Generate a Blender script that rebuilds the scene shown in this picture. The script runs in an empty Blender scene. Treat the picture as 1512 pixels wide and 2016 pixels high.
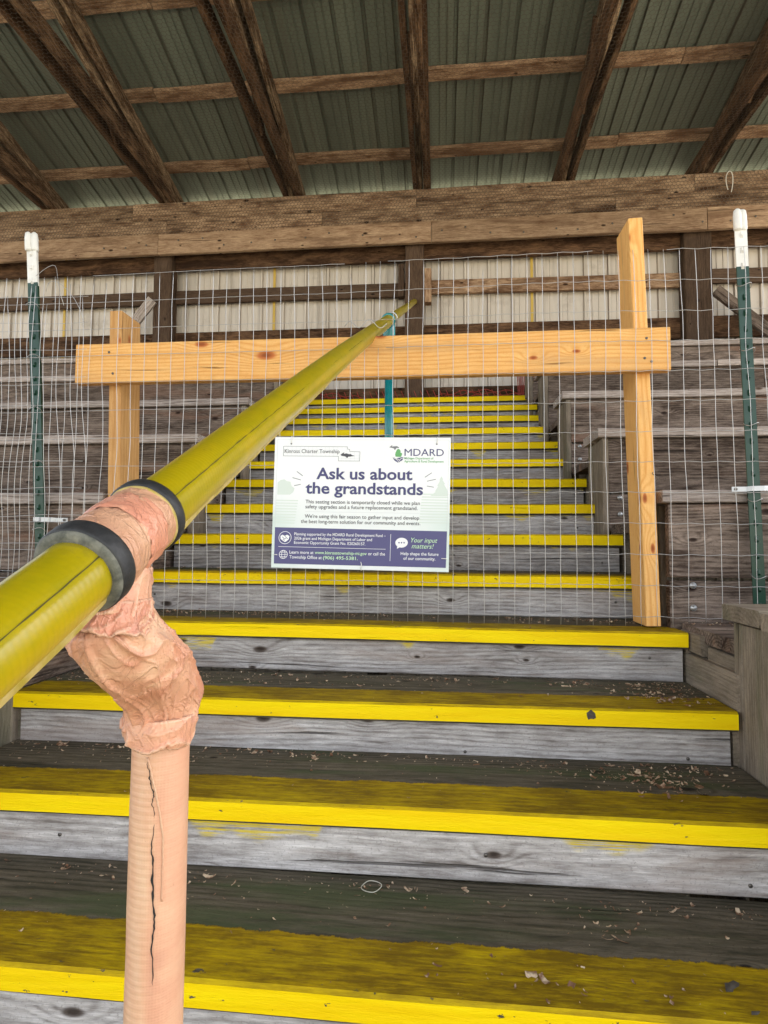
import bpy, math, random
import numpy as np
from mathutils import Vector, Matrix, noise

random.seed(11); np.random.seed(11)
C = bpy.context.scene.collection
SC = bpy.context.scene

# ------------------------------------------------------------------ camera
EYE = 1.854
YAW, PITCH, ROLL, FPX = 0.09988, 0.055445, 0.005773, 1135.126
def cam_axes():
    cy, sy, cp, sp, cr, sr = math.cos(YAW), math.sin(YAW), math.cos(PITCH), math.sin(PITCH), math.cos(ROLL), math.sin(ROLL)
    f0 = Vector((-sy, cy, 0)); r = Vector((cy, sy, 0)); up = Vector((0, 0, 1))
    w = f0*cp + up*sp; u2 = -f0*sp + up*cp
    return r*cr + u2*sr, -r*sr + u2*cr, w
_r, _u, _w = cam_axes()
cam = bpy.data.cameras.new('camera'); cam.sensor_fit = 'HORIZONTAL'; cam.sensor_width = 36
cam.lens = 36*FPX/1512; cam.clip_start = 0.02; cam.clip_end = 2000
co = bpy.data.objects.new('camera', cam); C.objects.link(co)
co.matrix_world = Matrix(((_r.x, _u.x, -_w.x, 0), (_r.y, _u.y, -_w.y, 0), (_r.z, _u.z, -_w.z, EYE), (0, 0, 0, 1)))
SC.camera = co

# ------------------------------------------------------------------ light
SUN_EL, SUN_AZ = math.radians(52), math.radians(62)     # azimuth from +Y towards +X: behind and right of the stand
world = bpy.data.worlds.new('World'); SC.world = world; world.use_nodes = True
wn = world.node_tree; wn.nodes.clear()
sky = wn.nodes.new('ShaderNodeTexSky'); sky.sky_type = 'NISHITA'; sky.sun_disc = False
sky.sun_elevation = SUN_EL; sky.sun_rotation = SUN_AZ
try: sky.dust_density = 3.0; sky.air_density = 1.0; sky.ozone_density = 1.0
except Exception: pass
bg = wn.nodes.new('ShaderNodeBackground'); bg.inputs['Strength'].default_value = 0.15
wo = wn.nodes.new('ShaderNodeOutputWorld')
hs = wn.nodes.new('ShaderNodeHueSaturation'); hs.inputs['Saturation'].default_value = .32   # thin white overcast takes the blue out of the sky
wn.links.new(sky.outputs[0], hs.inputs['Color']); wn.links.new(hs.outputs[0], bg.inputs[0]); wn.links.new(bg.outputs[0], wo.inputs[0])
sl = bpy.data.lights.new('sun', 'SUN'); sl.energy = 4.0; sl.angle = math.radians(0.5); sl.color = (1, .955, .88)
so = bpy.data.objects.new('sun', sl); C.objects.link(so)
sd = Vector((math.sin(SUN_AZ)*math.cos(SUN_EL), math.cos(SUN_AZ)*math.cos(SUN_EL), math.sin(SUN_EL)))
so.rotation_euler = sd.to_track_quat('Z', 'Y').to_euler(); so.location = (4, 8, 12)
SC.view_settings.view_transform = 'Standard'; SC.view_settings.look = 'None'
SC.view_settings.gamma = 1; SC.view_settings.use_curve_mapping = False
SC.view_settings.exposure = 2.08
SC.cycles.use_denoising = True
SC.cycles.max_bounces = 6; SC.cycles.diffuse_bounces = 4; SC.cycles.glossy_bounces = 2

# ------------------------------------------------------------------ node helpers
class NT:
    def __init__(s, name):
        s.m = bpy.data.materials.new(name); s.m.use_nodes = True
        s.t = s.m.node_tree; s.t.nodes.clear()
        s.out = s.t.nodes.new('ShaderNodeOutputMaterial')
        s.b = s.t.nodes.new('ShaderNodeBsdfPrincipled')
        s.t.links.new(s.b.outputs[0], s.out.inputs[0])
    def n(s, ty, **kw):
        o = s.t.nodes.new(ty)
        for k, v in kw.items(): setattr(o, k, v)
        return o
    def put(s, sock, v):
        if isinstance(v, bpy.types.NodeSocket): s.t.links.new(v, sock)
        elif v is not None:
            try: sock.default_value = v
            except Exception:
                sock.default_value = (*v, 1) if len(v) == 3 else v
    def math(s, op, a, b=None, c=None, clamp=False):
        o = s.n('ShaderNodeMath', operation=op, use_clamp=clamp)
        s.put(o.inputs[0], a); s.put(o.inputs[1], b) if b is not None else None
        if c is not None: s.put(o.inputs[2], c)
        return o.outputs[0]
    def vm(s, op, a, b=None):
        o = s.n('ShaderNodeVectorMath', operation=op); s.put(o.inputs[0], a)
        if b is not None: s.put(o.inputs[1], b)
        return o.outputs['Value'] if op in ('LENGTH', 'DISTANCE', 'DOT_PRODUCT') else o.outputs[0]
    def noise(s, v, scale=1, detail=3, rough=.55, dist=0, col=False):
        o = s.n('ShaderNodeTexNoise'); s.put(o.inputs['Vector'], v)
        o.inputs['Scale'].default_value = scale; o.inputs['Detail'].default_value = detail
        o.inputs['Roughness'].default_value = rough; o.inputs['Distortion'].default_value = dist
        return o.outputs['Color' if col else 'Fac']
    def ss(s, v, a, b, lo=0, hi=1):
        o = s.n('ShaderNodeMapRange', interpolation_type='SMOOTHSTEP')
        s.put(o.inputs[0], v); s.put(o.inputs[1], a); s.put(o.inputs[2], b); s.put(o.inputs[3], lo); s.put(o.inputs[4], hi)
        return o.outputs[0]
    def lin(s, v, a, b, lo=0, hi=1):
        o = s.n('ShaderNodeMapRange'); o.clamp = True
        s.put(o.inputs[0], v); s.put(o.inputs[1], a); s.put(o.inputs[2], b); s.put(o.inputs[3], lo); s.put(o.inputs[4], hi)
        return o.outputs[0]
    def mix(s, f, a, b, mode='MIX'):
        o = s.n('ShaderNodeMix', data_type='RGBA', blend_type=mode)
        s.put(o.inputs[0], f); s.put(o.inputs[6], a if isinstance(a, bpy.types.NodeSocket) else (*a, 1)[:4])
        s.put(o.inputs[7], b if isinstance(b, bpy.types.NodeSocket) else (*b, 1)[:4])
        return o.outputs[2]
    def sep(s, v):
        o = s.n('ShaderNodeSeparateXYZ'); s.put(o.inputs[0], v); return o.outputs
    def comb(s, x, y, z):
        o = s.n('ShaderNodeCombineXYZ')
        for i, q in enumerate((x, y, z)): s.put(o.inputs[i], q)
        return o.outputs[0]
    def bump(s, h, dist, strength=1, prev=None):
        o = s.n('ShaderNodeBump'); s.put(o.inputs['Height'], h); o.inputs['Distance'].default_value = dist
        o.inputs['Strength'].default_value = strength
        if prev is not None: s.put(o.inputs['Normal'], prev)
        return o.outputs[0]
    def coords(s):
        tc = s.n('ShaderNodeTexCoord').outputs['Object']
        oi = s.n('ShaderNodeObjectInfo').outputs['Random']
        off = s.comb(s.math('MULTIPLY', oi, 91.7), s.math('MULTIPLY', oi, 37.3), s.math('MULTIPLY', oi, 53.1))
        return tc, s.vm('ADD', tc, off), oi
    def fin(s, col, rough=.8, normal=None, metal=0, spec=None):
        s.put(s.b.inputs['Base Color'], col if isinstance(col, bpy.types.NodeSocket) else (*col, 1)[:4])
        s.put(s.b.inputs['Roughness'], rough); s.put(s.b.inputs['Metallic'], metal)
        if spec is not None: s.put(s.b.inputs['Specular IOR Level'], spec)
        if normal is not None: s.put(s.b.inputs['Normal'], normal)
        return s.m

def wood_layers(t, light, dark, knotc, ring=.011, ringamt=.5, fibamt=.5, blot=.35, knot=.55, patch=None, kscale=1.0, saw=0.0):
    tc, P, rnd = t.coords()
    warp = t.vm('SCALE', t.vm('SUBTRACT', t.noise(t.vm('MULTIPLY', P, (1.3, 5, 5)), 1, 2, .5, 0, True), (.5, .5, .5)))
    warp.node.inputs['Scale'].default_value = .05
    warp2 = t.vm('SCALE', t.vm('SUBTRACT', t.noise(t.vm('MULTIPLY', P, (6, 22, 22)), 1, 2, .5, 0, True), (.5, .5, .5)))
    warp2.node.inputs['Scale'].default_value = .008
    # knots
    kv = t.n('ShaderNodeTexVoronoi'); kv.voronoi_dimensions = '2D'; px_ = t.sep(t.vm('ADD', P, warp2))
    t.put(kv.inputs['Vector'], t.comb(t.math('MULTIPLY', px_[0], 3.4*kscale), t.math('MULTIPLY', t.math('ADD', px_[1], px_[2]), 7.5*kscale), 0))
    kv.inputs['Scale'].default_value = 1
    kr = t.sep(kv.outputs['Color'])[0]; kd = t.math('MULTIPLY', kv.outputs['Distance'], t.math('MULTIPLY_ADD', t.sep(kv.outputs['Color'])[1], 1.6, .95))
    has = t.math('LESS_THAN', kr, knot)
    swirl = t.math('MULTIPLY', t.ss(kd, .02, .42, 1, 0), has)
    kmask = t.math('MULTIPLY', t.ss(kd, .06, .115, 1, 0), has)
    kcore = t.math('MULTIPLY', t.ss(kd, .02, .07, 1, 0), has)
    xyz = t.sep(t.vm('ADD', t.vm('ADD', tc, warp), warp2))
    oy = t.math('ADD', xyz[1], t.math('MULTIPLY_ADD', rnd, .16, -.08))
    oz = t.math('ADD', xyz[2], t.math('MULTIPLY_ADD', rnd, -.11, .13))
    d = t.math('SQRT', t.math('ADD', t.math('MULTIPLY', oy, oy), t.math('MULTIPLY', oz, oz)))
    d = t.math('ADD', d, t.math('MULTIPLY', swirl, .024))
    ringv = t.math('SINE', t.math('MULTIPLY', d, 6.283/ring))
    ringv = t.math('POWER', t.math('MULTIPLY_ADD', ringv, .5, .5), 2.2)
    fib = t.noise(t.vm('MULTIPLY', t.vm('ADD', P, t.vm('ADD', warp, warp2)), (12, 105, 105)), 1, 5, .72)
    fib2 = t.noise(t.vm('MULTIPLY', P, (14, 420, 420)), 1, 2, .6)
    blotch = t.noise(t.vm('MULTIPLY', t.vm('ADD', P, warp), (4.5, 15, 15)), 1, 7, .72)
    f = t.math('ADD', t.math('MULTIPLY', ringv, ringamt*.7), t.math('MULTIPLY', t.lin(fib, .36, .64), fibamt*.8))
    f = t.math('SUBTRACT', t.math('ADD', f, t.math('MULTIPLY', t.lin(blotch, .36, .66), blot)), .12, None, True)
    col = t.mix(f, light, dark)
    col = t.mix(t.math('MULTIPLY', t.lin(fib2, .3, .7), .4), col, dark)
    if patch:
        pm = t.ss(t.noise(t.vm('MULTIPLY', P, (.9, 6, 6)), 1.3, 5, .62, .3), .52, .66)
        col = t.mix(t.math('MULTIPLY', pm, patch[1]), col, patch[0])
    grit = t.noise(P, 170, 3, .7); col = t.mix(t.ss(grit, .56, .68, 0, .45), col, dark)
    rv = t.math('MULTIPLY_ADD', rnd, .40, .80)
    col = t.mix(1, col, t.comb(rv, rv, rv), 'MULTIPLY')
    col = t.mix(t.math('MULTIPLY', kmask, .85), col, knotc)
    col = t.mix(t.math('MULTIPLY', kcore, .6), col, tuple(c*.35 for c in knotc))
    h = t.math('ADD', t.math('MULTIPLY', ringv, -.45*ringamt), t.math('MULTIPLY', fib, -1.1))
    h = t.math('SUBTRACT', h, t.math('MULTIPLY', kcore, .8))
    cr = t.ss(t.noise(t.vm('MULTIPLY', t.vm('ADD', P, warp), (1.1, 60, 60)), 1, 3, .5), .66, .72)
    h = t.math('SUBTRACT', h, t.math('MULTIPLY', cr, 1.4))
    col = t.mix(t.math('MULTIPLY', cr, .75), col, tuple(c*.25 for c in dark))
    if saw:
        sw = t.math('SINE', t.math('MULTIPLY', t.math('ADD', xyz[0], t.math('MULTIPLY', xyz[2], .5)), 900))
        h = t.math('ADD', h, t.math('MULTIPLY', sw, saw))
    return tc, P, rnd, col, h

def wood(name, light, dark, knotc, rough=.9, bump=.0022, **k):
    t = NT(name); tc, P, rnd, col, h = wood_layers(t, light, dark, knotc, **k)
    return t.fin(col, rough, t.bump(h, bump), spec=.15)

M = {}
M['riser'] = None
M['bench'] = wood('weathered_bench_wood', (.34, .265, .215), (.055, .038, .029), (.03, .016, .012), ringamt=.45, fibamt=.65, blot=.7, knot=.3, patch=((.24, .13, .085), .45))
M['seat'] = wood('bleached_seat_wood', (.62, .54, .49), (.22, .175, .15), (.09, .055, .035), ringamt=.55, fibamt=.8, blot=.35, knot=.3)
M['sidewood'] = wood('brown_grey_board', (.37, .305, .235), (.12, .096, .07), (.05, .035, .02), ringamt=.3, fibamt=.5, blot=.6, knot=.2, patch=((.12, .13, .07), .4))
M['beam'] = wood('old_beam_wood', (.74, .53, .35), (.16, .085, .048), (.03, .012, .007), ringamt=.25, fibamt=.7, blot=.8, knot=.6, patch=((.05, .024, .013), .9), kscale=.85)
M['beamlow'] = wood('old_beam_wood_light', (.62, .44, .29), (.19, .105, .06), (.03, .012, .007), ringamt=.25, fibamt=.6, blot=.6, knot=.55, kscale=.95, patch=((.13, .07, .04), .6), saw=.15)
M['rafter'] = wood('dark_rafter_wood', (.24, .135, .075), (.045, .023, .013), (.02, .01, .006), ringamt=.25, fibamt=.7, blot=.9, knot=.3, kscale=.9, patch=((.028, .014, .009), .75))
M['purlin'] = wood('purlin_wood', (.74, .51, .33), (.18, .095, .052), (.04, .018, .01), ringamt=.3, fibamt=.7, blot=.8, knot=.35, kscale=.9, patch=((.13, .065, .035), .75), saw=.15)
M['rafter2'] = wood('worn_rafter_wood', (.46, .285, .165), (.06, .03, .016), (.02, .01, .006), ringamt=.25, fibamt=.8, blot=1.1, knot=.3, kscale=.9, patch=((.03, .015, .009), .85))
M['chord'] = wood('grey_brown_chord', (.66, .48, .31), (.085, .046, .025), (.02, .01, .006), ringamt=.25, fibamt=.8, blot=1.1, knot=.3, kscale=.9, patch=((.045, .024, .014), .8))
M['post'] = wood('dark_post_wood', (.15, .098, .066), (.055, .034, .023), (.02, .012, .008), ringamt=.35, fibamt=.7, blot=.5, knot=.35)
M['pine'] = wood('fresh_pine', (.86, .53, .20), (.66, .29, .07), (.46, .11, .03), rough=.6, bump=.0007, ring=.013, ringamt=.75, fibamt=.35, blot=.3, knot=.75, patch=((.60, .35, .15), .55), kscale=.75)
M['pine_end'] = wood('pine_planed', (.80, .48, .20), (.52, .24, .07), (.5, .16, .05), rough=.65, bump=.0007, ring=.02, ringamt=.5, fibamt=.4, blot=.3, knot=.5)

def riser_mat():
    t = NT('weathered_riser_wood')
    tc, P, rnd, col, h = wood_layers(t, (.68, .655, .64), (.18, .158, .145), (.06, .04, .028), ring=.013, ringamt=.42, fibamt=.6, blot=.55, knot=.28, patch=((.33, .26, .22), .5))
    z = t.sep(tc)[2]
    sm = t.noise(t.vm('MULTIPLY', P, (3.2, 1, 1)), 1, 3, .6)
    brush = t.noise(t.vm('MULTIPLY', P, (9, 9, 260)), 1, 3, .6)
    lim = t.math('MULTIPLY_ADD', t.ss(sm, .52, .70), -.062, .062)
    mk = t.math('MULTIPLY', t.ss(z, lim, t.math('ADD', lim, .022)), t.ss(brush, .42, .56))
    col = t.mix(t.math('MULTIPLY', mk, .85), col, (.72, .55, .02))
    ed = t.ss(z, -.075, -.045, .45, 0)     # darker towards the foot of the riser
    col = t.mix(t.math('MULTIPLY', ed, t.lin(brush, .2, .8)), col, (.09, .085, .075))
    return t.fin(col, .9, t.bump(h, .0028), spec=.15)
M['riser'] = riser_mat()

TD = .345   # tread plank depth
def tread_mat(name, pw):
    t = NT(name)
    tc, P, rnd, col, h = wood_layers(t, (.18, .150, .112), (.050, .046, .030), (.02, .016, .012), ring=.012, ringamt=.5, fibamt=.7, blot=.5, knot=.3, patch=((.062, .080, .036), .75))
    xyz = t.sep(tc)
    nz = t.sep(t.n('ShaderNodeNewGeometry').outputs['Normal'])[2]
    top = t.ss(nz, .5, .8)
    wob = t.math('MULTIPLY_ADD', t.noise(t.vm('MULTIPLY', P, (9, 3, 3)), 1, 6, .78), .05, -.025)
    mk = t.ss(t.math('ADD', xyz[1], wob), -TD/2+pw, -TD/2+pw+.004, 1, 0)
    chips = t.noise(t.vm('MULTIPLY', P, (28, 60, 60)), 1, 5, .7)
    chipt = t.math('MULTIPLY_ADD', t.noise(P, 2.1, 2), .15, .595)
    chip = t.ss(chips, chipt, t.math('ADD', chipt, .02))
    under = t.math('LESS_THAN', nz, -.5)
    # wear along the arris of the nosing
    ed = t.math('MAXIMUM', t.math('ABSOLUTE', t.math('ADD', xyz[1], TD/2)), t.math('ABSOLUTE', t.math('SUBTRACT', xyz[2], .026)))
    wn_ = t.ss(t.noise(t.vm('MULTIPLY', P, (14, 40, 40)), 1, 5, .75), .56, .72, 0, .007)
    chip = t.math('MAXIMUM', chip, t.math('LESS_THAN', ed, wn_))
    paint_c = t.mix(t.lin(t.noise(t.vm('MULTIPLY', P, (3, 30, 30)), 1, 4, .6), .3, .7), (.95, .73, .001), (.90, .60, .001))
    dirt_shade_n = t.noise(t.vm('MULTIPLY', P, (6, 11, 11)), 1, 6, .72)
    fibd = t.noise(t.vm('MULTIPLY', P, (14, 110, 110)), 1, 4, .7)
    dirt = t.math('ADD', t.math('MULTIPLY', t.lin(dirt_shade_n, .25, .75), .5), t.math('MULTIPLY', t.lin(fibd, .3, .75), .45))
    dirt = t.math('MULTIPLY', t.math('ADD', dirt, .42), top, None, True)  # top face of the paint darkened: trodden dirt plus painted-in shade
    paint_c = t.mix(dirt, paint_c, (.19, .118, .004))
    m = t.math('MULTIPLY', t.math('MULTIPLY', mk, t.math('SUBTRACT', 1, chip)), t.math('SUBTRACT', 1, under))
    col = t.mix(m, col, paint_c)
    rough = t.lin(m, 0, 1, .9, .6)
    hb = t.math('ADD', t.math('MULTIPLY', h, .8), t.math('MULTIPLY', m, .35))
    return t.fin(col, rough, t.bump(hb, .0026), spec=.15)
M['tread'] = tread_mat('tread_wood_painted_nosing', .135)
M['tread_narrow'] = tread_mat('tread_wood_painted_nosing_narrow', .125)

def metal_ribbed(name, c1, c2, rough=.5, stain=None):
    t = NT(name); tc, P, rnd = t.coords()
    a = t.noise(t.vm('MULTIPLY', P, (3, .35, 3)), 1, 4, .6); b = t.noise(P, 3.0, 5, .7)
    col = t.mix(t.lin(a, .3, .7), c1, c2)
    # grime collects along the edges of the pressed ribs
    x = t.sep(tc)[0]; m = t.math('MODULO', x, .2286)
    g = None
    for c_, w_, k_ in ((.0225, .006, 1), (.0495, .006, .6), (.1015, .0035, .45), (.1145, .0035, .25), (.1615, .0035, .45), (.1745, .0035, .25)):
        q = t.math('MULTIPLY', t.ss(t.math('ABSOLUTE', t.math('SUBTRACT', m, c_)), w_*.4, w_, 1, 0), k_)
        g = q if g is None else t.math('MAXIMUM', g, q)
    g = t.math('MULTIPLY', g, t.lin(t.noise(t.vm('MULTIPLY', P, (20, 1.5, 20)), 1, 3), .2, .6, .15, .75))
    col = t.mix(g, col, stain or (.02, .02, .02))
    if stain: col = t.mix(t.math('MULTIPLY', t.ss(b, .55, .75), .35), col, stain)
    drip = t.ss(t.noise(t.vm('MULTIPLY', P, (9, .5, 9)), 1, 4, .6), .54, .68)
    col = t.mix(t.math('MULTIPLY', drip, .4), col, t.mix(.6, c2, (.12, .085, .06)))
    return t.fin(col, rough, t.bump(b, .001))
M['roof_metal'] = metal_ribbed('green_roof_underside', (.20, .235, .19), (.115, .14, .112), .62, (.022, .022, .018))
M['siding'] = metal_ribbed('cream_siding', (.69, .62, .54), (.62, .56, .49), .5, (.17, .115, .075))
M['yellow_strip'] = NT('yellow_strip').fin((.62, .42, .08), .5)

def simple(name, c, rough=.5, metal=0, bs=None, bd=.0005, c2=None, spec=None):
    t = NT(name); tc, P, rnd = t.coords()
    n = t.noise(P, bs or 60, 4, .6)
    col = t.mix(t.lin(n, .3, .7), c, c2) if c2 else c
    return t.fin(col, rough, t.bump(n, bd) if bs else None, metal, spec)
M['galv'] = simple('galvanised_wire', (.50, .49, .48), .42, .7)
M['rustwire'] = simple('rusty_netting_wire', (.30, .24, .18), .55, .3)
M['netwire'] = simple('dark_netting_wire', (.11, .085, .065), .6, .2)
M['steel'] = simple('steel_strap', (.45, .46, .47), .38, .8)
M['white'] = simple('white_plastic', (.82, .81, .77), .45, 0, 30, .0004, (.72, .71, .67))
M['tpost'] = simple('green_enamel', (.004, .042, .020), .3, 0, 40, .0006, (.004, .04, .022), spec=.5)
M['teal'] = simple('teal_enamel', (.005, .235, .245), .25, 0, 40, .0005, (.004, .17, .19), spec=.7)
M['rubber'] = simple('black_rubber', (.010, .011, .012), .55, 0, 160, .0006, (.028, .029, .031))
M['foam'] = simple('grey_foam', (.19, .19, .155), .9, 0, 110, .0015, (.06, .065, .055))
M['band'] = simple('pale_rubber_band', (.62, .60, .50), .6)
M['black'] = simple('black_gap', (.012, .012, .012), .8)
M['red'] = simple('red_plastic_net', (.36, .045, .03), .5)
M['nail'] = simple('nail_head', (.16, .145, .13), .45, .7)
M['bolt'] = simple('bolt_washer', (.55, .56, .56), .4, .7)
M['stain'] = simple('dried_mud', (.045, .036, .028), .9, 0, 90, .002, (.11, .095, .075))

def ground_mat():
    t = NT('dry_grass_ground'); P = t.n('ShaderNodeTexCoord').outputs['Object']
    a = t.noise(P, .35, 5, .6); b = t.noise(P, 9, 5, .7)
    col = t.mix(t.lin(a, .35, .65), (.26, .24, .15), (.42, .37, .29))
    col = t.mix(t.lin(b, .3, .7), col, (.32, .29, .21))
    return t.fin(col, .95, t.bump(b, .03))
M['ground'] = ground_mat()

def rail_mat():
    t = NT('yellow_ribbed_rail_cover'); tc, P, rnd = t.coords()
    x, y, z = t.sep(tc)
    n = t.noise(t.vm('MULTIPLY', P, (16, 30, 30)), 1, 5, .65)
    ridg = t.math('SINE', t.math('MULTIPLY', t.math('ADD', x, t.math('MULTIPLY', t.noise(P, 5, 2), .05)), 1100))
    col = t.mix(t.lin(n, .3, .7), (.29, .245, .001), (.42, .31, .001))
    # the overlap of the cover is a deeper yellow along one side, its trimmed edge is pale
    side = t.ss(t.math('ADD', t.math('MULTIPLY', z, -1), t.math('MULTIPLY', n, .006)), .000, .012)
    col = t.mix(t.math('MULTIPLY', side, .5), col, (.50, .34, .006))
    col = t.mix(t.math('MULTIPLY', t.math('POWER', t.math('MULTIPLY_ADD', ridg, .5, .5), 3), .14), col, (.24, .22, .005))
    grime = t.ss(t.noise(P, 34, 4, .7), .62, .72)
    col = t.mix(t.math('MULTIPLY', grime, .35), col, (.14, .12, .02))
    scuff = t.ss(t.noise(t.vm('MULTIPLY', P, (20, 60, 60)), 1, 4, .7), .68, .73); col = t.mix(t.math('MULTIPLY', scuff, .7), col, (.07, .055, .01))
    h = t.math('ADD', t.math('MULTIPLY', ridg, .05), t.noise(P, 30, 3))
    return t.fin(col, .32, t.bump(h, .0005), spec=.5)
M['rail'] = rail_mat()
M['seam'] = simple('cover_seam_dark', (.05, .045, .004), .7)  # dark strip for the crack along the cover's seam
M['edge'] = simple('cover_pale_edge', (.55, .42, .18), .55, 0, 60, .0005, (.34, .26, .02))

def tape_mat(name, split=False, cols=((.60, .27, .165), (.70, .39, .25), .75)):
    t = NT(name); tc, P, rnd = t.coords()
    x, y, z = t.sep(tc)
    big = t.noise(P, 22, 3, .55, .6); fine = t.noise(P, 320, 3, .6)
    col = t.mix(t.lin(big, .32, .68), cols[0], cols[1])
    pale = t.ss(t.noise(t.vm('ADD', P, (7, 3, 1)), 16, 4, .6, .8), .50, .68)
    col = t.mix(t.math('MULTIPLY', pale, cols[2]), col, (.72, .47, .30))
    pink = t.ss(t.noise(t.vm('ADD', P, (1, 9, 4)), 13, 3, .5, .5), .55, .66)
    col = t.mix(t.math('MULTIPLY', pink, .5), col, (.43, .18, .13))
    weave = t.math('ADD', t.math('MULTIPLY', t.math('SINE', t.math('MULTIPLY', z, 2600)), .5), t.math('MULTIPLY', t.math('SINE', t.math('MULTIPLY', x, 2600)), .3))
    h = t.math('ADD', t.math('MULTIPLY', weave, .12), t.math('MULTIPLY', fine, .5))
    if not split:
        for sc_, am in ((26, 1.3), (60, .45)):
            cr1 = t.math('ABSOLUTE', t.math('SUBTRACT', t.noise(t.vm('MULTIPLY', P, (1, 1, .6)), sc_, 3, .5, 1.6), .5))
            h = t.math('ADD', h, t.math('MULTIPLY', t.ss(cr1, 0, .07, 1, 0), am))
    if split:
        edge = t.math('ADD', x, t.math('MULTIPLY', t.noise(t.vm('MULTIPLY', P, (1, 1, 9)), 1, 2), .016))
        lft = t.ss(edge, .010, .019, 1, .25)
        rid = t.math('SINE', t.math('MULTIPLY', t.math('ADD', z, t.math('MULTIPLY', t.noise(P, 25, 2), .004)), 950))
        cream = t.mix(t.lin(t.noise(t.vm('MULTIPLY', P, (40, 10, 8)), 1, 3), .35, .65), (.66, .36, .22), (.72, .50, .33))
        cream = t.mix(t.math('MULTIPLY', t.math('MULTIPLY_ADD', rid, .5, .5), .22), cream, (.56, .29, .18))
        col = t.mix(lft, t.mix(.5, col, (.60, .30, .195)), cream)
        h = t.math('ADD', h, t.math('MULTIPLY', t.math('MULTIPLY', rid, lft), .28))
        h = t.math('ADD', h, t.math('MULTIPLY', lft, 1.0))
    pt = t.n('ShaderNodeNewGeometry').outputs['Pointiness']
    col = t.mix(t.ss(pt, .48, .43, 0, .22), col, (.33, .12, .07)); col = t.mix(t.ss(pt, .515, .56, 0, .45), col, (.76, .56, .40))  # crease shade and pale crest highlights painted in by pointiness
    spots = t.ss(t.noise(P, 95, 3, .6), .70, .76)
    col = t.mix(t.math('MULTIPLY', spots, .5), col, (.35, .17, .10))
    return t.fin(col, .42, t.bump(h, .0006), spec=.5)
M['tape'] = tape_mat('salmon_cloth_tape'); M['tape_pink'] = tape_mat('pink_cloth_tape', False, ((.60, .245, .155), (.64, .29, .185), .25)); M['tape_tan'] = tape_mat('tan_cloth_tape', False, ((.52, .26, .155), (.60, .34, .21), .45)); M['tape_post'] = tape_mat('salmon_cloth_tape_faded', True)

def flat(name, c, rough=.45): return NT(name).fin(c, rough)
M['navy'] = flat('print_navy', (.058, .058, .17)); M['banner'] = flat('print_indigo', (.082, .078, .205))
M['pwhite'] = flat('print_white', (.85, .86, .87)); M['pgreen'] = flat('print_green', (.13, .40, .14))
M['lgreen'] = flat('print_light_green', (.55, .80, .50)); M['grey'] = flat('print_grey', (.18, .19, .21)); M['pale'] = flat('print_pale_green', (.66, .74, .68))
M['paleline'] = flat('print_pale_grey', (.62, .64, .66)); M['dkgrey'] = flat('print_dark_grey', (.06, .06, .07))
def signmat():
    t = NT('sign_print'); tc = t.n('ShaderNodeTexCoord').outputs['Object']; x, y, z = t.sep(tc)
    n = t.noise(t.vm('MULTIPLY', tc, (5, 1, 60)), 1, 4, .6)
    side = t.ss(t.math('ABSOLUTE', x), .16, .30)
    low = t.ss(z, .06, -.08)
    f = t.math('MULTIPLY', low, t.math('ADD', .25, t.math('MULTIPLY', side, t.math('MULTIPLY', n, 1.1))))
    return t.fin(t.mix(f, (.86, .88, .89), (.60, .72, .66)), .4)
M['sign'] = signmat()

# ------------------------------------------------------------------ object helpers
def prop(o, label=None, cat=None, group=None, kind=None):
    if label: o['label'] = label
    if cat: o['category'] = cat
    if group: o['group'] = group
    if kind: o['kind'] = kind
    return o
def root(name, loc, label, cat, group=None):
    o = bpy.data.objects.new(name, None); C.objects.link(o); o.location = loc; o.empty_display_size = .1
    return prop(o, label, cat, group)
def wpos(p):
    v = Vector((0, 0, 0))
    while p: v += p.location; p = p.parent
    return v
def mesh_obj(name, verts, faces, mat, parent=None, smooth=False, loc=(0, 0, 0), rot=None):
    me = bpy.data.meshes.new(name); me.from_pydata([tuple(v) for v in verts], [], faces); me.update()
    return link(name, me, mat, parent, smooth, loc, rot)
def link(name, me, mat, parent=None, smooth=False, loc=(0, 0, 0), rot=None):
    if mat and not me.materials: me.materials.append(mat)
    if smooth: me.polygons.foreach_set('use_smooth', [True]*len(me.polygons))
    o = bpy.data.objects.new(name, me); C.objects.link(o)
    L = Vector(loc)
    if parent: o.parent = parent; L = L - wpos(parent)
    Mx = Matrix.Translation(L)
    if rot is not None: Mx = Mx @ rot.to_4x4()
    o.matrix_basis = Mx
    return o
def boardmesh(L, w, t, seg=None, ch=.004, warp=.0015, seed=0, rag=0.0):
    """box along local X, w along local Y, t along local Z, chamfered, slightly uneven"""
    seg = seg or max(2, min(28, int(L/.12)))
    ch = min(ch, w*.3, t*.3)
    sec = [(-w/2+ch, -t/2), (w/2-ch, -t/2), (w/2, -t/2+ch), (w/2, t/2-ch), (w/2-ch, t/2), (-w/2+ch, t/2), (-w/2, t/2-ch), (-w/2, -t/2+ch)]
    V = []; F = []
    for i in range(seg+1):
        x = -L/2+L*i/seg
        dy = noise.noise(Vector((x*1.3+seed*7.1, seed, 0)))*warp*2; dz = noise.noise(Vector((x*1.3, seed*3.3, 5)))*warp*2
        for k, (a, b) in enumerate(sec):
            j = rag*noise.noise(Vector((x*16, k*3.1, seed)))
            V.append((x, a+dy+(j if abs(a) > w/2-ch*1.5 else 0), b+dz+j*.6))
    for i in range(seg):
        for k in range(8):
            a = i*8+k; b = i*8+(k+1) % 8
            F.append((a, b, b+8, a+8))
    F.append(tuple(range(7, -1, -1))); F.append(tuple(seg*8+k for k in range(8)))
    return V, [f[::-1] for f in F]
_seed = [0]
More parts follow.
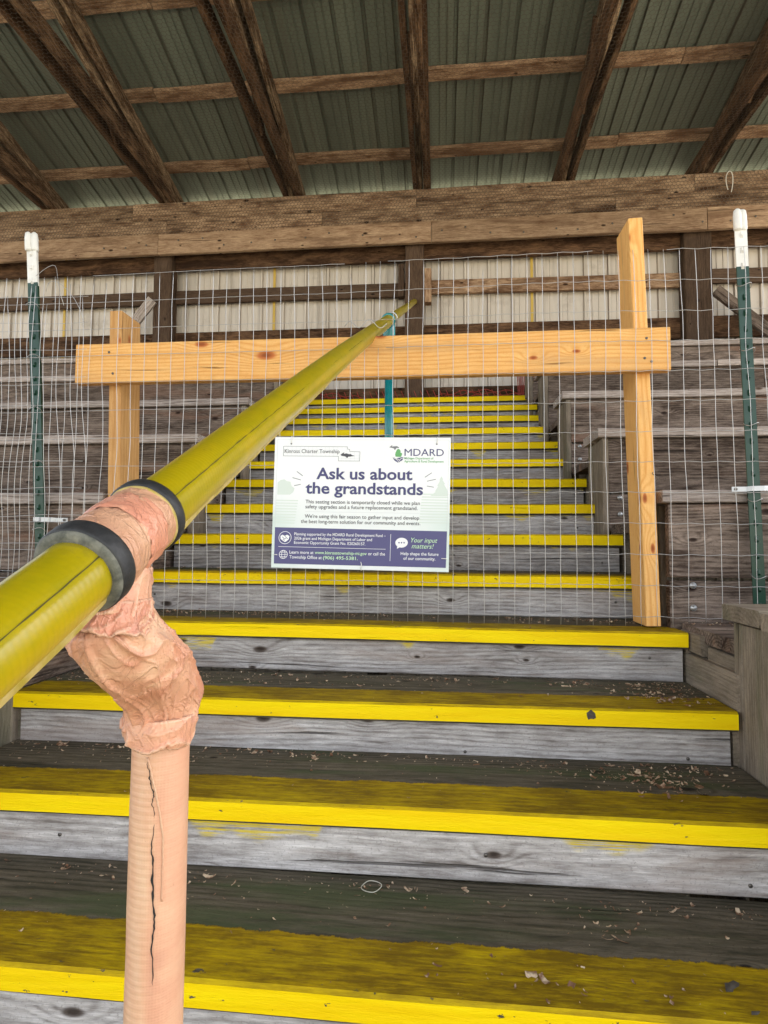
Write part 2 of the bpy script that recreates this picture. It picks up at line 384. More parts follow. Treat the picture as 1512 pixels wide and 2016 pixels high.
def board(name, a, b, w, t, mat, parent=None, wdir=(0, 1, 0), **k):
    """board from a to b (centre line); w is measured along wdir, t across"""
    a, b = Vector(a), Vector(b); X = (b-a).normalized(); Y = Vector(wdir); Y = (Y-X*Y.dot(X)).normalized(); Z = X.cross(Y)
    _seed[0] += 1
    V, F = boardmesh((b-a).length, w, t, seed=_seed[0], **k)
    return mesh_obj(name, V, F, mat, parent, False, (a+b)/2, Matrix((X, Y, Z)).transposed())
def box(name, lo, hi, mat, parent=None, axis='x', **k):
    lo, hi = Vector(lo), Vector(hi); c = (lo+hi)/2; s = hi-lo
    if axis == 'x': return board(name, (lo.x, c.y, c.z), (hi.x, c.y, c.z), s.y, s.z, mat, parent, (0, 1, 0), **k)
    if axis == 'y': return board(name, (c.x, lo.y, c.z), (c.x, hi.y, c.z), s.x, s.z, mat, parent, (-1, 0, 0), **k)
    return board(name, (c.x, c.y, lo.z), (c.x, c.y, hi.z), s.x, s.y, mat, parent, (1, 0, 0), **k)
def tube_data(pts, r, n=6, cap=True, V=None, F=None, rf=None):
    V = [] if V is None else V; F = [] if F is None else F; b0 = len(V)
    pts = [Vector(p) for p in pts]; up = None
    for i, p in enumerate(pts):
        d = (pts[min(i+1, len(pts)-1)]-pts[max(i-1, 0)]).normalized()
        if up is None: up = Vector((0, 0, 1)) if abs(d.z) < .9 else Vector((0, -1, 0))
        s = d.cross(up)
        if s.length < 1e-4: s = d.cross(Vector((1, 0, 0)))
        s.normalize(); up2 = s.cross(d).normalized(); up = up2
        for k in range(n):
            a = 2*math.pi*k/n; rr = rf(i, a) if rf else r
            V.append(p+s*(rr*math.cos(a))+up2*(rr*math.sin(a)))
    for i in range(len(pts)-1):
        for k in range(n):
            a = b0+i*n+k; b = b0+i*n+(k+1) % n
            F.append((a, b, b+n, a+n))
    if cap:
        F.append(tuple(b0+k for k in range(n-1, -1, -1))); e = b0+(len(pts)-1)*n; F.append(tuple(e+k for k in range(n)))
    return V, F
def tube(name, pts, r, mat, parent=None, n=6, smooth=True, rf=None):
    pts = [Vector(p) for p in pts]; c = sum(pts, Vector())/len(pts)
    V, F = tube_data([p-c for p in pts], r, n, rf=rf)
    return mesh_obj(name, V, F, mat, parent, smooth, c)

# ------------------------------------------------------------------ ground
g = mesh_obj('ground', [(-300, -300, 0), (300, -300, 0), (300, 300, 0), (-300, 300, 0)], [(0, 1, 2, 3)], M['ground']); prop(g, kind='structure')

# ------------------------------------------------------------------ staircase
XL, XR = -1.255, .775
SY = lambda k: .9933+.3134*k
SZ = lambda k: 1.107+.158*k
TILT = {0: (.004, -.003), 1: (0, .010), 2: (-.013, -.004), 3: (.005, -.004), 4: (.002, 0), 6: (.003, -.002), 7: (.008, 0)}
stairs = root('wooden_staircase', (0, SY(0), 0), 'weathered grey timber aisle steps with bright yellow painted nosings', 'stairs')
for k in range(-2, 14):
    dl, dr = TILT.get(k, (random.uniform(-.003, .003), random.uniform(-.003, .003)))
    y, z = SY(k), SZ(k); xr = XR+random.uniform(-.006, .004); xl = XL+random.uniform(-.01, .01)
    if k == 2: xl, xr = -1.265, .773
    if k == 3: xr = .779
    th = .052
    board('tread', (xl, y+TD/2, z-th/2+dl), (xr, y+TD/2, z-th/2+dr), TD, th, M['tread'] if k < 3 else M['tread_narrow'], stairs, ch=.006, warp=.002, rag=.0012)
    # two narrower planks of the same level close the depth behind the nosing plank
    rh = .158-th+.0
    board('riser', (xl+.012, y+.036, z-th-.0545+dl), (xr-.012, y+.036, z-th-.0545+dr), .028, .107, M['riser'], stairs, ch=.003, warp=.0015)
for k in range(0, 7):
    for _ in range(3 if k < 3 else 2):
        p = Vector((random.choice((-1.15, -.9, .05, .1, .66, .70))+random.uniform(-.02, .02), SY(k)+.0222, SZ(k)-.052-random.uniform(.03, .09)))
        tube('nail', [p, p+Vector((0, -.0022, 0))], .0045, M['nail'], stairs, 8)
# a flake of paint missing from the third nosing shows grey wood
_c = Vector((.398, SY(2)-.0012, 1.400)); _r0 = random.Random(4)
_P = [(_c.x+(.010+.006*_r0.random())*math.cos(a), _c.y, _c.z+(.008+.008*_r0.random())*math.sin(a)) for a in np.linspace(0, 5.8, 12)]
_o = mesh_obj('paint_chip', _P, [tuple(range(12))], M['stain'], stairs); _o.matrix_basis = Matrix.Translation(-wpos(stairs))
# closing boards along the foot of both side walls (run front to back on each tread)
for k in range(-1, 13):
    y, z = SY(k), SZ(k)
    if k % 2 == 0:
        box('side_board', (XR+.004, y+.02, z-.01), (XR+.044, y+.40, z+.088), M['sidewood'], stairs, 'y', rag=.001)
        box('side_board', (XL-.046, y+.02, z-.01), (XL-.006, y+.40, z+.125), M['bench'], stairs, 'y', rag=.001)
    else:
        box('side_board', (XR-.004, y+.345, z-.02), (XR+.044, y+.46, z+.10), M['sidewood'], stairs, 'y')
        box('side_board', (XL-.046, y+.345, z-.02), (XL+.004, y+.46, z+.10), M['sidewood'], stairs, 'y')
        box('side_board', (XR+.006, y+.03, z-.115), (XR+.044, y+.34, z-.015), M['sidewood'], stairs, 'y', rag=.001)
box('stringer', (XL-.09, SY(-2)-.1, 0), (XL-.05, SY(-2)+.3, .75), M['sidewood'], stairs, 'z')
box('stringer', (XR+.05, SY(-2)-.1, 0), (XR+.09, SY(-2)+.3, .75), M['sidewood'], stairs, 'z')
for X in (XL+.1, -.25, XR-.1):
    board('stringer', (X, SY(-2)-.05, SZ(-2)-.42), (X, SY(13)+.2, SZ(13)-.34), .2, .045, M['sidewood'], stairs, (0, -.45, .9))
# top landing
for j in range(2):
    box('landing_plank', (XL, SY(13)+TD+.006+j*.1, SZ(13)-.045), (XR, SY(13)+TD+.10+j*.1, SZ(13)-.002), M['bench'], stairs, 'x')
# offcut blocks at the right end of the third nosing from the fence
box('offcut_block', (.787, 1.87, 1.515), (.832, 2.02, 1.578), M['sidewood'], stairs, 'y', rag=.003)
box('offcut_block', (.800, 1.66, 1.495), (.855, 1.85, 1.548), M['sidewood'], stairs, 'y', rag=.003)

# ------------------------------------------------------------------ bleacher rows
ROWY = [1.36+.68*k for k in range(6)]
ROWZ = [1.692, 2.041, 2.391, 2.744, 3.123, 3.493]
RXR = [.785, .765, .735, .718, .715, .715]
RXL = [-1.30, -1.275, -1.215, -1.20, -1.20, -1.21]
desc = ['lowest', 'second', 'third', 'fourth', 'fifth', 'topmost']
def washer(p, parent, nrm=(0, -1, 0), r=.011):
    n = Vector(nrm); p = Vector(p); return tube('bolt_washer', [p, p+n*.003, p+n*.0035, p+n*.008], r, M['bolt'], parent, 10, True, lambda i, a: r if i < 2 else r*.45)
for side in (1, -1):
    for k in range(6):
        yf, zt = ROWY[k], ROWZ[k]; x0 = RXR[k] if side > 0 else RXL[k]; x1 = 4.6 if side > 0 else -5.2
        fl = zt-.445                                  # floor level in front of this row
        nm = 'right' if side > 0 else 'left'
        if k == 0: lab = f'first weathered bench row {nm} of the steps, in front of the wire fence'
        else: lab = f'{desc[k]} weathered bench row up on the {nm} of the yellow steps'
        rw = root('bleacher_row', (x0, yf, fl), lab, 'bench', 'stepped wooden bench rows either side of the aisle')
        lo, hi = min(x0, x1), max(x0, x1)
        inner = x0
        # seat: two planks, split along the length
        cut = x0+side*(2.05 if k % 2 else 1.15)
        for a, b in ((x0-side*.022, cut-side*.003), (cut+side*.003, x1)):
            aa, bb = min(a, b), max(a, b)
            j = random.uniform(-.003, .003)
            if k == 0 and side < 0 : pass
            box('seat_plank', (aa, yf-.018, zt-.042+j), (bb, yf+.122, zt+j), M['seat' if k else 'sidewood'], rw, 'x', rag=.0012, warp=.003)
            box('seat_plank', (aa, yf+.128, zt-.042+j), (bb, yf+.262+(.05 if k == 0 else 0), zt+j), M['seat' if k else 'sidewood'], rw, 'x', rag=.0012, warp=.003)
        # face boards
        mid = zt-.042-.255
        for (za, zb) in ((mid+.003, zt-.046), (fl-.03, mid-.006)):
            c2 = x0+side*random.uniform(1.3, 2.2)
            for a, b in ((x0+side*(.03 if k != 1 else .002), c2-side*.002), (c2+side*.002, x1)):
                aa, bb = min(a, b), max(a, b); jy = random.uniform(0, .004)-(.30 if k == 0 else 0)
                box('face_board', (aa, yf+.004+jy, za), (bb, yf+.036+jy, zb), M['bench'], rw, 'x', rag=.0015, warp=.003)
        # end of the box beside the steps
        e0 = x0+side*.0; ea, eb = sorted((e0, e0+side*.028))
        if k == 0:
            box('end_panel', (ea+.001, yf-.295, fl-.9), (eb-.006, yf+.262, zt-.046), M['sidewood'], rw, 'z')
            box('seat_plank', (min(x0-side*.022, x0-side*.022+side*1.3), yf-.30, zt-.041), (max(x0-side*.022, x0-side*.022+side*1.3), yf-.024, zt-.001), M['sidewood'], rw, 'x', rag=.0012)
            box('end_post', (ea+.004, yf+.266, fl-.16), (eb+.03, yf+.31, zt-.046), M['sidewood'], rw, 'z')
            continue
        if k != 1: box('end_post', (ea, yf+.0, fl-.16), (eb, yf+.085, zt-.046), M['sidewood'], rw, 'z')
        box('end_panel', (ea+.003, yf+.088, fl-.16), (eb-.003, yf+.185, zt-.046), M['sidewood'], rw, 'z')
        box('end_post', (ea, yf+.188, fl+.06), (eb, yf+.255, zt-.046), M['sidewood'], rw, 'z')
        # floor planks behind the seat of the row below, in front of this face
        if k > 0:
            for j in range(3):
                y0 = yf-.41+j*.137
                box('floor_plank', (lo if side < 0 else x0+.035, y0, fl-.04), (hi if side > 0 else x0-.035, y0+.131, fl), M['bench'], rw, 'x')
        if k in (1, 2, 3):
            for q in (0, 1): washer((x0+side*.075, yf+.002, fl+.05+q*.075), rw)

# added unseen boarded ends block light from entering under the stand
for s_, X in ((1, 4.66), (-1, -5.27)):
    sk = root('end_light_block', (X, 2.4, 0), 'added boarded %s end blocking light below the benches' % ('right' if s_ > 0 else 'left'), 'wall')
    for i in range(16):
        y_ = -.45+i*.375; box('board', (X, y_, 0), (X+.03, y_+.37, max(.5, 1.25+.53*(y_-.9))), M['bench'], sk, 'z')
fs = root('front_light_block', (0, .28, 0), 'added boarded front blocking light below the first bench rows', 'wall')  # added out of view to keep light from leaking under the benches
for xa, xb in ((-5.27, XL-.1), (XR+.1, 4.66)):
    for i in range(5): box('board', (xa, .28, .02+i*.2), (xb, .31, .215+i*.2), M['bench'], fs, 'x')
for side, x0, x1 in ((1, .80, 4.6), (-1, -1.30, -5.2)):
    for j in range(6):
        box('floor_plank', (min(x0, x1), .28+j*.18, 1.205), (max(x0, x1), .455+j*.18, 1.245), M['bench'], fs, 'x')
# row 0 sits against the aisle: its plywood skirt reaches down to the tread beside it
for s, X in ((1, .80), (-1, -1.30)):
    pass

# ------------------------------------------------------------------ back wall
wall = root('back_wall', (0, 5.5, 0), 'rear wall of cream ribbed metal behind dark timber posts and header beams', 'wall')
def ribbed(name, w, L, parent, loc, rot, mat, t=.021, pitch=.2286):
    """sheet with ribs along local Y; width along local X, relief along +Z"""
    prof = []; x = 0
    while x < w-1e-6:
        for dx, h in ((0, 0), (.02, 0), (.027, t), (.045, t), (.052, 0), (.100, 0), (.103, .006), (.113, .006), (.116, 0), (.160, 0), (.163, .006), (.173, .006), (.176, 0)):
            if x+dx <= w: prof.append((x+dx, h))
        x += pitch
    prof.append((w, 0))
    V = []; F = []; n = len(prof); th = .0012
    for s in (0, 1):
        for y in (0, L):
            for (px, h) in prof: V.append((px, y, h+s*th))
    for i in range(n-1):
        F.append((i, i+1, n+i+1, n+i)); F.append((2*n+i+1, 2*n+i, 3*n+i, 3*n+i+1))
    return mesh_obj(name, V, F, mat, parent, False, loc, rot)
rotw = Matrix(((1, 0, 0), (0, 0, -1), (0, 1, 0)))     # local Y -> world Z, local Z -> world -Y
x = -5.75
while x < 5.2:
    ribbed('siding_sheet', .93, 5.36, wall, (x, 5.60+.0035*(int(x*10) % 2)+random.uniform(0, .001), .01), rotw, M['siding']); x += .9145
for X in (-1.69, .868, -3.95, 3.33):
    box('yellow_strip', (X-.013, 5.572, 2.7), (X+.013, 5.578, 5.3), M['yellow_strip'], wall, 'z', ch=.001)
for (a, b) in ((-5.36, -5.16), (-2.885, -2.70), (-.352, -.175), (2.215, 2.46), (4.75, 4.95)):
    box('post', (a, 5.40, 2.6), (b, 5.545, 5.25), M['post'], wall, 'z', rag=.002, ch=.008)
PX = [-5.36, -5.16, -2.885, -2.70, -.352, -.175, 2.215, 2.46, 4.75, 4.95]
for i in range(4):
    a, b = PX[2*i+1], PX[2*i+2]; tw = random.uniform(-.012, .012)
    board('girt', (a+.003, 5.53, 4.355+tw), (b-.003, 5.53, 4.345-tw), .04, .135, M['purlin'] if i == 2 else M['post'], wall, rag=.003)
    board('girt', (a+.003, 5.53, 3.885), (b-.003, 5.53, 3.88), .04, .20, M['rafter'], wall)
    board('girt', (a+.003, 5.50, 4.70), (b-.003, 5.50, 4.695), .045, .16, M['rafter'], wall, rag=.003)
    board('girt', (a+.003, 5.53, 3.30), (b-.003, 5.53, 3.30), .04, .14, M['rafter'], wall)
def hdr(x0, x1, z0, z1, y0, y1, m, **k): return box('header_board', (x0, y0, z0), (x1, y1, z1), m, wall, 'x', rag=.002, warp=.003, **k)
for a, b in ((-5.5, -3.1), (-3.096, -.245), (-.241, 2.3), (2.304, 5.1)): hdr(a, b, 5.085, 5.256, 5.352, 5.395, M['beam'])
for a, b in ((-5.5, -2.74), (-2.736, -1.16), (-1.156, 1.6), (1.604, 5.1)): hdr(a, b, 4.912, 5.082, 5.354, 5.397, M['beam'])
for a, b in ((-5.5, -2.80), (-2.796, -.1), (-.096, 2.38), (2.386, 5.1)): hdr(a, b, 4.705, 4.908, 5.305, 5.350, M['beamlow'])
box('block', (-.165, 5.41, 4.17), (-.10, 5.50, 4.50), M['purlin'], wall, 'z', rag=.003)
box('block', (-.42, 5.42, 4.24), (-.36, 5.50, 4.56), M['post'], wall, 'z', rag=.003)
board('brace', (2.47, 5.38, 4.17), (3.0, 5.38, 3.70), .10, .04, M['bench'], wall, (0, 0, 1))
board('brace', (-3.10, 5.38, 4.0), (-2.88, 5.38, 4.28), .10, .04, M['seat'], wall, (0, 0, 1), rag=.01)
# nail heads along the light header board
for i in range(26):
    X = -3.4+i*.26+random.uniform(-.05, .05)
    p = Vector((X, 5.302, 4.80+random.uniform(-.05, .05)))
    tube('nail', [p, p+Vector((0, -.004, 0))], .009, M['nail'], wall, 7)

# ------------------------------------------------------------------ roof
SL = .225
roof = root('grandstand_roof', (0, 5.4, 5.26), 'shed roof of green ribbed metal on dark timber trusses and purlins', 'roof')
RZ = lambda Y: 5.435+SL*(5.4-Y)          # underside of the purlins = top of the top chord
ang = math.atan(SL); dirr = Vector((0, -math.cos(ang), math.sin(ang)))
Xs = [-5.29, -4.02, -2.76, -1.475, -.21, 1.14, 2.385, 3.65, 4.9]
FR = -4.0
for i, X in enumerate(Xs):
    tr = root('truss', (X, 5.4, 5.26), None, None); tr.parent = roof; tr.location = tr.location-roof.location
    del_ = random.uniform(-.02, .02)
    j1 = random.uniform(.9, 1.1)
    for s in (-1, 1):
        board('bottom_chord', (X+s*.056*j1+del_*.2, 5.62, 5.335), (X+s*.056*j1+del_, FR+1.2, 5.335), .040, .145, M['rafter'] if s < 0 or i == 3 else M['rafter2'], tr, (1, 0, 0), rag=.002, warp=.006, seg=26)
    yb = -.5
    a = Vector((X, 5.65, RZ(5.65)-.085)); b = Vector((X, FR, RZ(FR)-.085))
    board('top_chord', a, b, .045, .165, M['chord'], tr, (1, 0, 0), rag=.002, warp=.006, seg=28)
    board('top_chord', a+Vector((.085, 0, 0)), b+Vector((.085, 0, 0)), .038, .135, M['chord'] if i in (1, 2, 3, 5) else M['rafter'], tr, (1, 0, 0), rag=.002, warp=.006, seg=28)
    for yy in (4.55, 3.2, 1.8, .6):
        board('web', (X-.028, yy, 5.30), (X-.028, yy-.45, RZ(yy-.45)-.05), .03, .09, M['rafter'], tr, (1, 0, 0))
pY = [5.75, 5.19, 4.49, 3.82, 3.2, 2.6, 2.0, 1.4, .8, .2, -.4, -1.0, -1.6, -2.2, -2.8, -3.4, -3.9]
for i, Y in enumerate(pY):
    cuts = [-5.9, random.uniform(-3, -1.2), random.uniform(.5, 2), 5.4]
    for a, b in zip(cuts[:-1], cuts[1:]):
        jz = random.uniform(-.002, .004)
        o = board('purlin', (a+.003, Y, RZ(Y)+.022+jz), (b-.003, Y+random.uniform(-.015, .015), RZ(Y)+.022+jz), .105, .040, M['purlin'], roof, (0, 1, -SL), rag=.0025, warp=.006)
Lr = (5.95-FR)/math.cos(ang)
rotr = Matrix(((1, 0, 0), (0, -math.cos(ang), -math.sin(ang)), (0, math.sin(ang), -math.cos(ang)))).transposed()
rotr = Matrix((Vector((-1, 0, 0)), dirr, Vector((-1, 0, 0)).cross(dirr))).transposed()
x = 5.4
while x > -6.2:
    q_ = int(round(x/.9145)) % 2
    ribbed('metal_sheet', .935, Lr, roof, (x, 5.95, RZ(5.95)+.048+.004*q_), rotr, M['roof_metal']); x -= .9145

# ------------------------------------------------------------------ netting of hexagonal wire
def hexnet(name, x0, x1, y0, y1, f, p, r, mat, label):
    V = []; F = []
    s = p/math.sqrt(3); h = 1.5*s
    def seg(a, b):
        a = f(*a); b = f(*b); d = (b-a).normalized(); u = d.cross(Vector((.3, .5, .8))).normalized(); w = d.cross(u); n0 = len(V)
        for q in (a, b):
            for k in range(3):
                t = 2.0944*k; V.append(q+u*(r*math.cos(t))+w*(r*math.sin(t)))
        for k in range(3): F.append((n0+k, n0+(k+1) % 3, n0+3+(k+1) % 3, n0+3+k))
    nr = int((y1-y0)/h); nc = int((x1-x0)/p)
    for j in range(nr):
        for i in range(nc):
            cx = x0+(i+.5*(j % 2))*p; cy = y0+j*h
            P = [(cx+s*math.sin(a), cy+s*math.cos(a)) for a in (0, math.pi/3, 2*math.pi/3, math.pi)]
            seg(P[0], P[1]); seg(P[1], P[2]); seg(P[2], P[3])
    o = mesh_obj(name, V, F, mat); prop(o, label, 'netting'); return o
def fh(u, v): return Vector((u, 5.344-.045*min(1, max(0, (5.0-v)*8+.9))*0-.003+.010*noise.noise(Vector((u*2.2, v*5, 1))), v))
hexnet('chicken_wire', -4.75, 3.35, 4.93, 5.27, fh, .034, .0021, M['netwire'], 'hexagonal chicken wire stapled over the dark upper header beam')
def fr_(u, v):
    return Vector((u+.01*noise.noise(Vector((v*3, u, 4))), v, 5.246-.02*abs(math.sin((u+.21)*math.pi/1.27))+.012*noise.noise(Vector((u*1.5, v*1.5, 2)))))
hexnet('chicken_wire', -4.6, 3.3, 2.9, 5.34, fr_, .034, .0010, M['netwire'], 'dark hexagonal bird netting stretched under the roof trusses')

# hook of wire on the header
hk = [(2.585+.028*math.cos(t), 5.315-.01*math.sin(t*2), 5.13+.105*math.sin(t)) for t in np.linspace(-.9, 3.9, 22)]
o = tube('wire_hook', hk, .004, M['white'], None, 6); prop(o, 'pale bent wire hook hanging on the header beam at upper right', 'hook')

# red plastic net at the top of the steps
V, F = [], []
for j in range(5):
    tube_data([(x_, 5.33+.02*math.sin(x_*9+j), 3.17+.028*j*(.6+.4*math.sin(x_*4))+.012*math.sin(x_*31+j*2)) for x_ in np.arange(-1.15, .80, .03)], .0035, 4, V=V, F=F)
for x_ in np.arange(-1.15, .78, .06):
    tube_data([(x_, 5.33, 3.17), (x_+.02, 5.33, 3.22), (x_-.01, 5.335, 3.29)], .003, 4, V=V, F=F)
for j in range(9):
    tube_data([(.70+.012*j, 5.30, 3.17+.03*(j % 3)), (.69+.012*j, 5.31, 3.45+.02*(j % 4))], .004, 4, V=V, F=F)
o = mesh_obj('plastic_net', V, F, M['red']); prop(o, 'dark red plastic barrier net sagging across the top of the steps', 'net')

# ------------------------------------------------------------------ pine barricade
bar = root('pine_barricade', (-.3, 2.06, 1.58), 'fresh pine barricade of one wide board across two upright planks', 'barricade')
board('cross_board', (-1.352, 2.0, 2.514), (.762, 2.0, 2.513), .038, .148, M['pine'], bar, (0, 1, 0), warp=.001, ch=.004)
board('post', (-1.203, 2.092, 1.585), (-1.226, 2.092, 2.728), .048, .138, M['pine_end'], bar, (1, 0, 0), ch=.003)
board('post', (.706, 2.092, 1.585), (.671, 2.092, 2.992), .048, .138, M['pine'], bar, (1, 0, 0), ch=.003)

for (X, Z) in ((-1.222, 2.555), (-1.205, 2.475), (.685, 2.55), (.70, 2.47), (.678, 2.482)):
    tube('screw', [(X, 1.982, Z), (X, 1.9795, Z)], .0045, M['nail'], bar, 8)

# ------------------------------------------------------------------ welded wire fence
fence = root('wire_fence', (-.3, 1.97, 1.6), 'galvanised welded wire mesh fence stretched across the steps', 'fence')
RX = -.26
def RAILZ(Y):       # the long pipe sags a little between its posts
    e = Y-1.25; return 1.934+.4795*(Y-.605)-(0 if e < 0 else .0165*(e-.5*(1-math.exp(-e/.5))))
def fy(x, z, ph=0):
    w = .010*noise.noise(Vector((x*1.7+ph, z*1.2, 3)))
    top = max(0, z-2.62)
    return 1.970+w-.03*top
def fx(x, z, ph=0):
    a = .007*noise.noise(Vector((x*3.1, z*2.4, 7+ph)))
    kink = .006*noise.noise(Vector((x*23, z*7, 2+ph)))
    e = max(0, -1.1-x); a2 = (.022*noise.noise(Vector((x*6, z*3.0, 9+ph))))*min(1, e*5)
    e2 = max(0, x-.8); a3 = .016*noise.noise(Vector((x*6, z*3.0, 12)))*min(1, e2*5)
    lean = -.045*max(0, z-2.62)*max(0, min(1, (x-.2)*2)) + .03*max(0, z-2.7)*max(0, min(1, (-x-.4)*2))
    return x+a+kink*.5+a2+a3+lean
def fz(x, z, ph=0): return z+.006*noise.noise(Vector((x*1.5, z*3, 5+ph)))
rows = [1.625+.1016*i for i in range(13)]
zr = RAILZ(1.97)
cols = np.arange(-1.74, 1.40, .0508)
GAPTOP = {}
for cx in cols:
    if cx > 1.22: pass
    ztop = rows[-1]-(.0 if random.random() > .12 else random.uniform(.01, .05))
    if .0 < cx < .02: ztop = rows[-1]
    zb = 1.592 if -1.25 < cx < .77 else 1.61
    zs = list(np.arange(zb, ztop, .035))+[ztop]
    runs = [zs]
    if abs(cx-RX) < .045: runs = [[z for z in zs if z < zr-.045], [z for z in zs if z > zr+.045]]
    for rr in runs:
        if len(rr) > 1: tube('wire', [(fx(cx, z), fy(cx, z), fz(cx, z)) for z in rr], .00098, M['galv'], fence, 5)
for i, z in enumerate(rows):
    xs = np.arange(-1.74, 1.40, .05)
    if i == 12: segs = [xs[(xs > -1.30) & (xs < -.30)], xs[(xs > -.22) & (xs < .52)], xs[(xs > .74)]]
    else:
        segs = [xs]
        if abs(z-zr) < .05: segs = [xs[xs < RX-.045], xs[xs > RX+.045]]
    for sg in segs:
        if len(sg) > 1:
            tube('wire', [(fx(x_, z), fy(x_, z)-.0018, fz(x_, z)-.004*abs(math.sin(x_*31))) for x_ in sg], .00098, M['galv'], fence, 5)
# overlapping spare end of the roll round the left post
for cx in np.arange(-1.72, -1.28, .0508):
    zt = rows[-1]-random.uniform(0, .1)
    tube('wire', [(fx(cx, z, 3)+.02+.009*math.sin(z*4+cx*5), 1.952-.01*math.sin(z*3), z) for z in np.arange(1.68, zt, .035)], .00098, M['galv'], fence, 5)
for z in rows[1:-1]:
    tube('wire', [(x_, 1.950, z+.018+.012*noise.noise(Vector((x_*4, z*3, 8)))) for x_ in np.arange(-1.74, -1.27, .05)], .00098, M['galv'], fence, 5)
# loose curled ends
for q in range(2):
    a = Vector((-1.50+.04*q, 1.95, 2.84-.05*q)); pts = []
    for t in np.linspace(0, 1, 10): pts.append(a+Vector((.17*t+.02*math.sin(q*3+t*5), -.05*t, .05*math.sin(t*3.3)-.13*t*t-.01*q)))
    tube('wire', pts, .00098, M['galv'], fence, 5)
# wire ties
tube('wire_tie', [(RX-.08+.15*t, 1.965-.02*math.sin(t*3.1), zr+.035+.014*math.sin(t*13)) for t in np.linspace(0, 1, 20)], .0017, M['galv'], fence, 5)
tube('wire_tie', [(.716+.008*math.sin(t*9), 2.018-.01*math.sin(t*6), 2.07+.05*t) for t in np.linspace(0, 1, 12)], .0012, M['nail'], fence, 5)

# ------------------------------------------------------------------ T posts
def tpost(foot, topp, label):
    foot, topp = Vector(foot), Vector(topp)
    r = root('steel_t_post', foot, label, 'fence post', 'steel T posts holding the wire fence')
    d = (topp-foot).normalized(); s = Vector((1, 0, 0)); s = (s-d*s.dot(d)).normalized(); f = s.cross(d)  # f points -Y-ish
    if f.y > 0: f = -f
    sec = [(-.0195, 0), (.0195, 0), (.0195, -.004), (.004, -.0055), (.003, -.034), (-.003, -.034), (-.004, -.0055), (-.0195, -.004)]
    def ext(name, a, b, mat, k=1.0, off=0):
        V = []; n = len(sec)
        for p in (a, b):
            for (u, v) in sec: V.append(p-foot+s*(u*k)+f*((v)*k+off))
        F = [(i, (i+1) % n, n+(i+1) % n, n+i) for i in range(n)]+[tuple(range(n-1, -1, -1)), tuple(range(n, 2*n))]
        return mesh_obj(name, V, F, mat, r, False, foot)
    L = (topp-foot).length
    ext('post_body', foot, foot+d*(L-.2), M['tpost'])
    ext('white_tip', foot+d*(L-.2), foot+d*(L-.03), M['white'], 1.0)
    # studs
    z = .05
    while z < L-.06:
        p = foot+d*z-foot
        V = [p+s*u+f*v+d*w for u, v, w in ((-.005, 0, -.010), (.005, 0, -.010), (.005, 0, .010), (-.005, 0, .010), (-.003, .007, -.003), (.003, .007, -.003), (.003, .006, .009), (-.003, .006, .009))]
        F = [(0, 1, 5, 4), (1, 2, 6, 5), (2, 3, 7, 6), (3, 0, 4, 7), (4, 5, 6, 7)]
        mesh_obj('stud', V, F, M['tpost'] if z < L-.2 else M['white'], r, False, foot); z += .054
    # plastic cap: two rounded lobes over the tip
    for u in (-.010, .010):
        a = foot+d*(L-.075)+s*u+f*(.001 if u < 0 else -.006); bz = [0, .004, .02, .05, .068, .074]; rr = [.010, .013, .0132, .013, .011, .005]
        tube('cap_lobe', [a+d*q for q in bz], .01, M['white'], r, 12, True, lambda i, ang_: rr[i])
    return r, d, s, f, foot
r1, d1, s1, f1, ft1 = tpost((1.030, 1.999, 1.61), (1.003, 2.0, 2.993), 'green steel T post with white tip beside the right bench rows')
r2, d2, s2, f2, ft2 = tpost((-1.462, 1.999, 1.61), (-1.566, 2.0, 3.04), 'green steel T post with white tip among the tangled wire on the left')
def strap(r, c, s):
    V = []; F = []
    path = [Vector(c)+Vector(q) for q in ((-.075*s, -.002, .0), (-.030*s, -.004, 0), (-.02*s, -.014, .001), (.02*s, -.014, .002), (.035*s, -.006, .003), (.06*s, -.002, .003))]
    for p in path:
        V += [p+Vector((0, 0, -.008)), p+Vector((0, 0, .008)), p+Vector((0, -.0015, .008)), p+Vector((0, -.0015, -.008))]
    for i in range(len(path)-1):
        for k in range(4): F.append((4*i+k, 4*i+(k+1) % 4, 4*i+4+(k+1) % 4, 4*i+4+k))
    F += [(0, 3, 2, 1), (20, 21, 22, 23)]
    o = mesh_obj('strap', V, [f[::-1] for f in F], M['steel'], r); o.matrix_basis = Matrix.Translation(-wpos(r))
    p = path[0]+Vector((.012*s, -.001, 0)); tube('screw', [p, p+Vector((0, -.004, 0))], .005, M['nail'], r, 8)
strap(r1, (1.022, 1.992, 2.04), 1); strap(r2, (-1.44, 1.990, 1.935), -1)
for rr_, X0, zz in ((r1, None, (1.75, 2.0, 2.25, 2.5, 2.72)), (r2, None, (1.9, 2.15, 2.35, 2.55, 2.75))):
    ft, d = (ft1, d1) if rr_ is r1 else (ft2, d2)
    for z in zz:
        c = ft+d*(z-ft.z)
        tube('wire_tie', [c+Vector((.021*math.cos(t), -.024*math.sin(t)-.002, .006*math.sin(2*t)+.002*t)) for t in np.linspace(-.6, 3.8, 16)], .0012, M['galv'], rr_, 5)

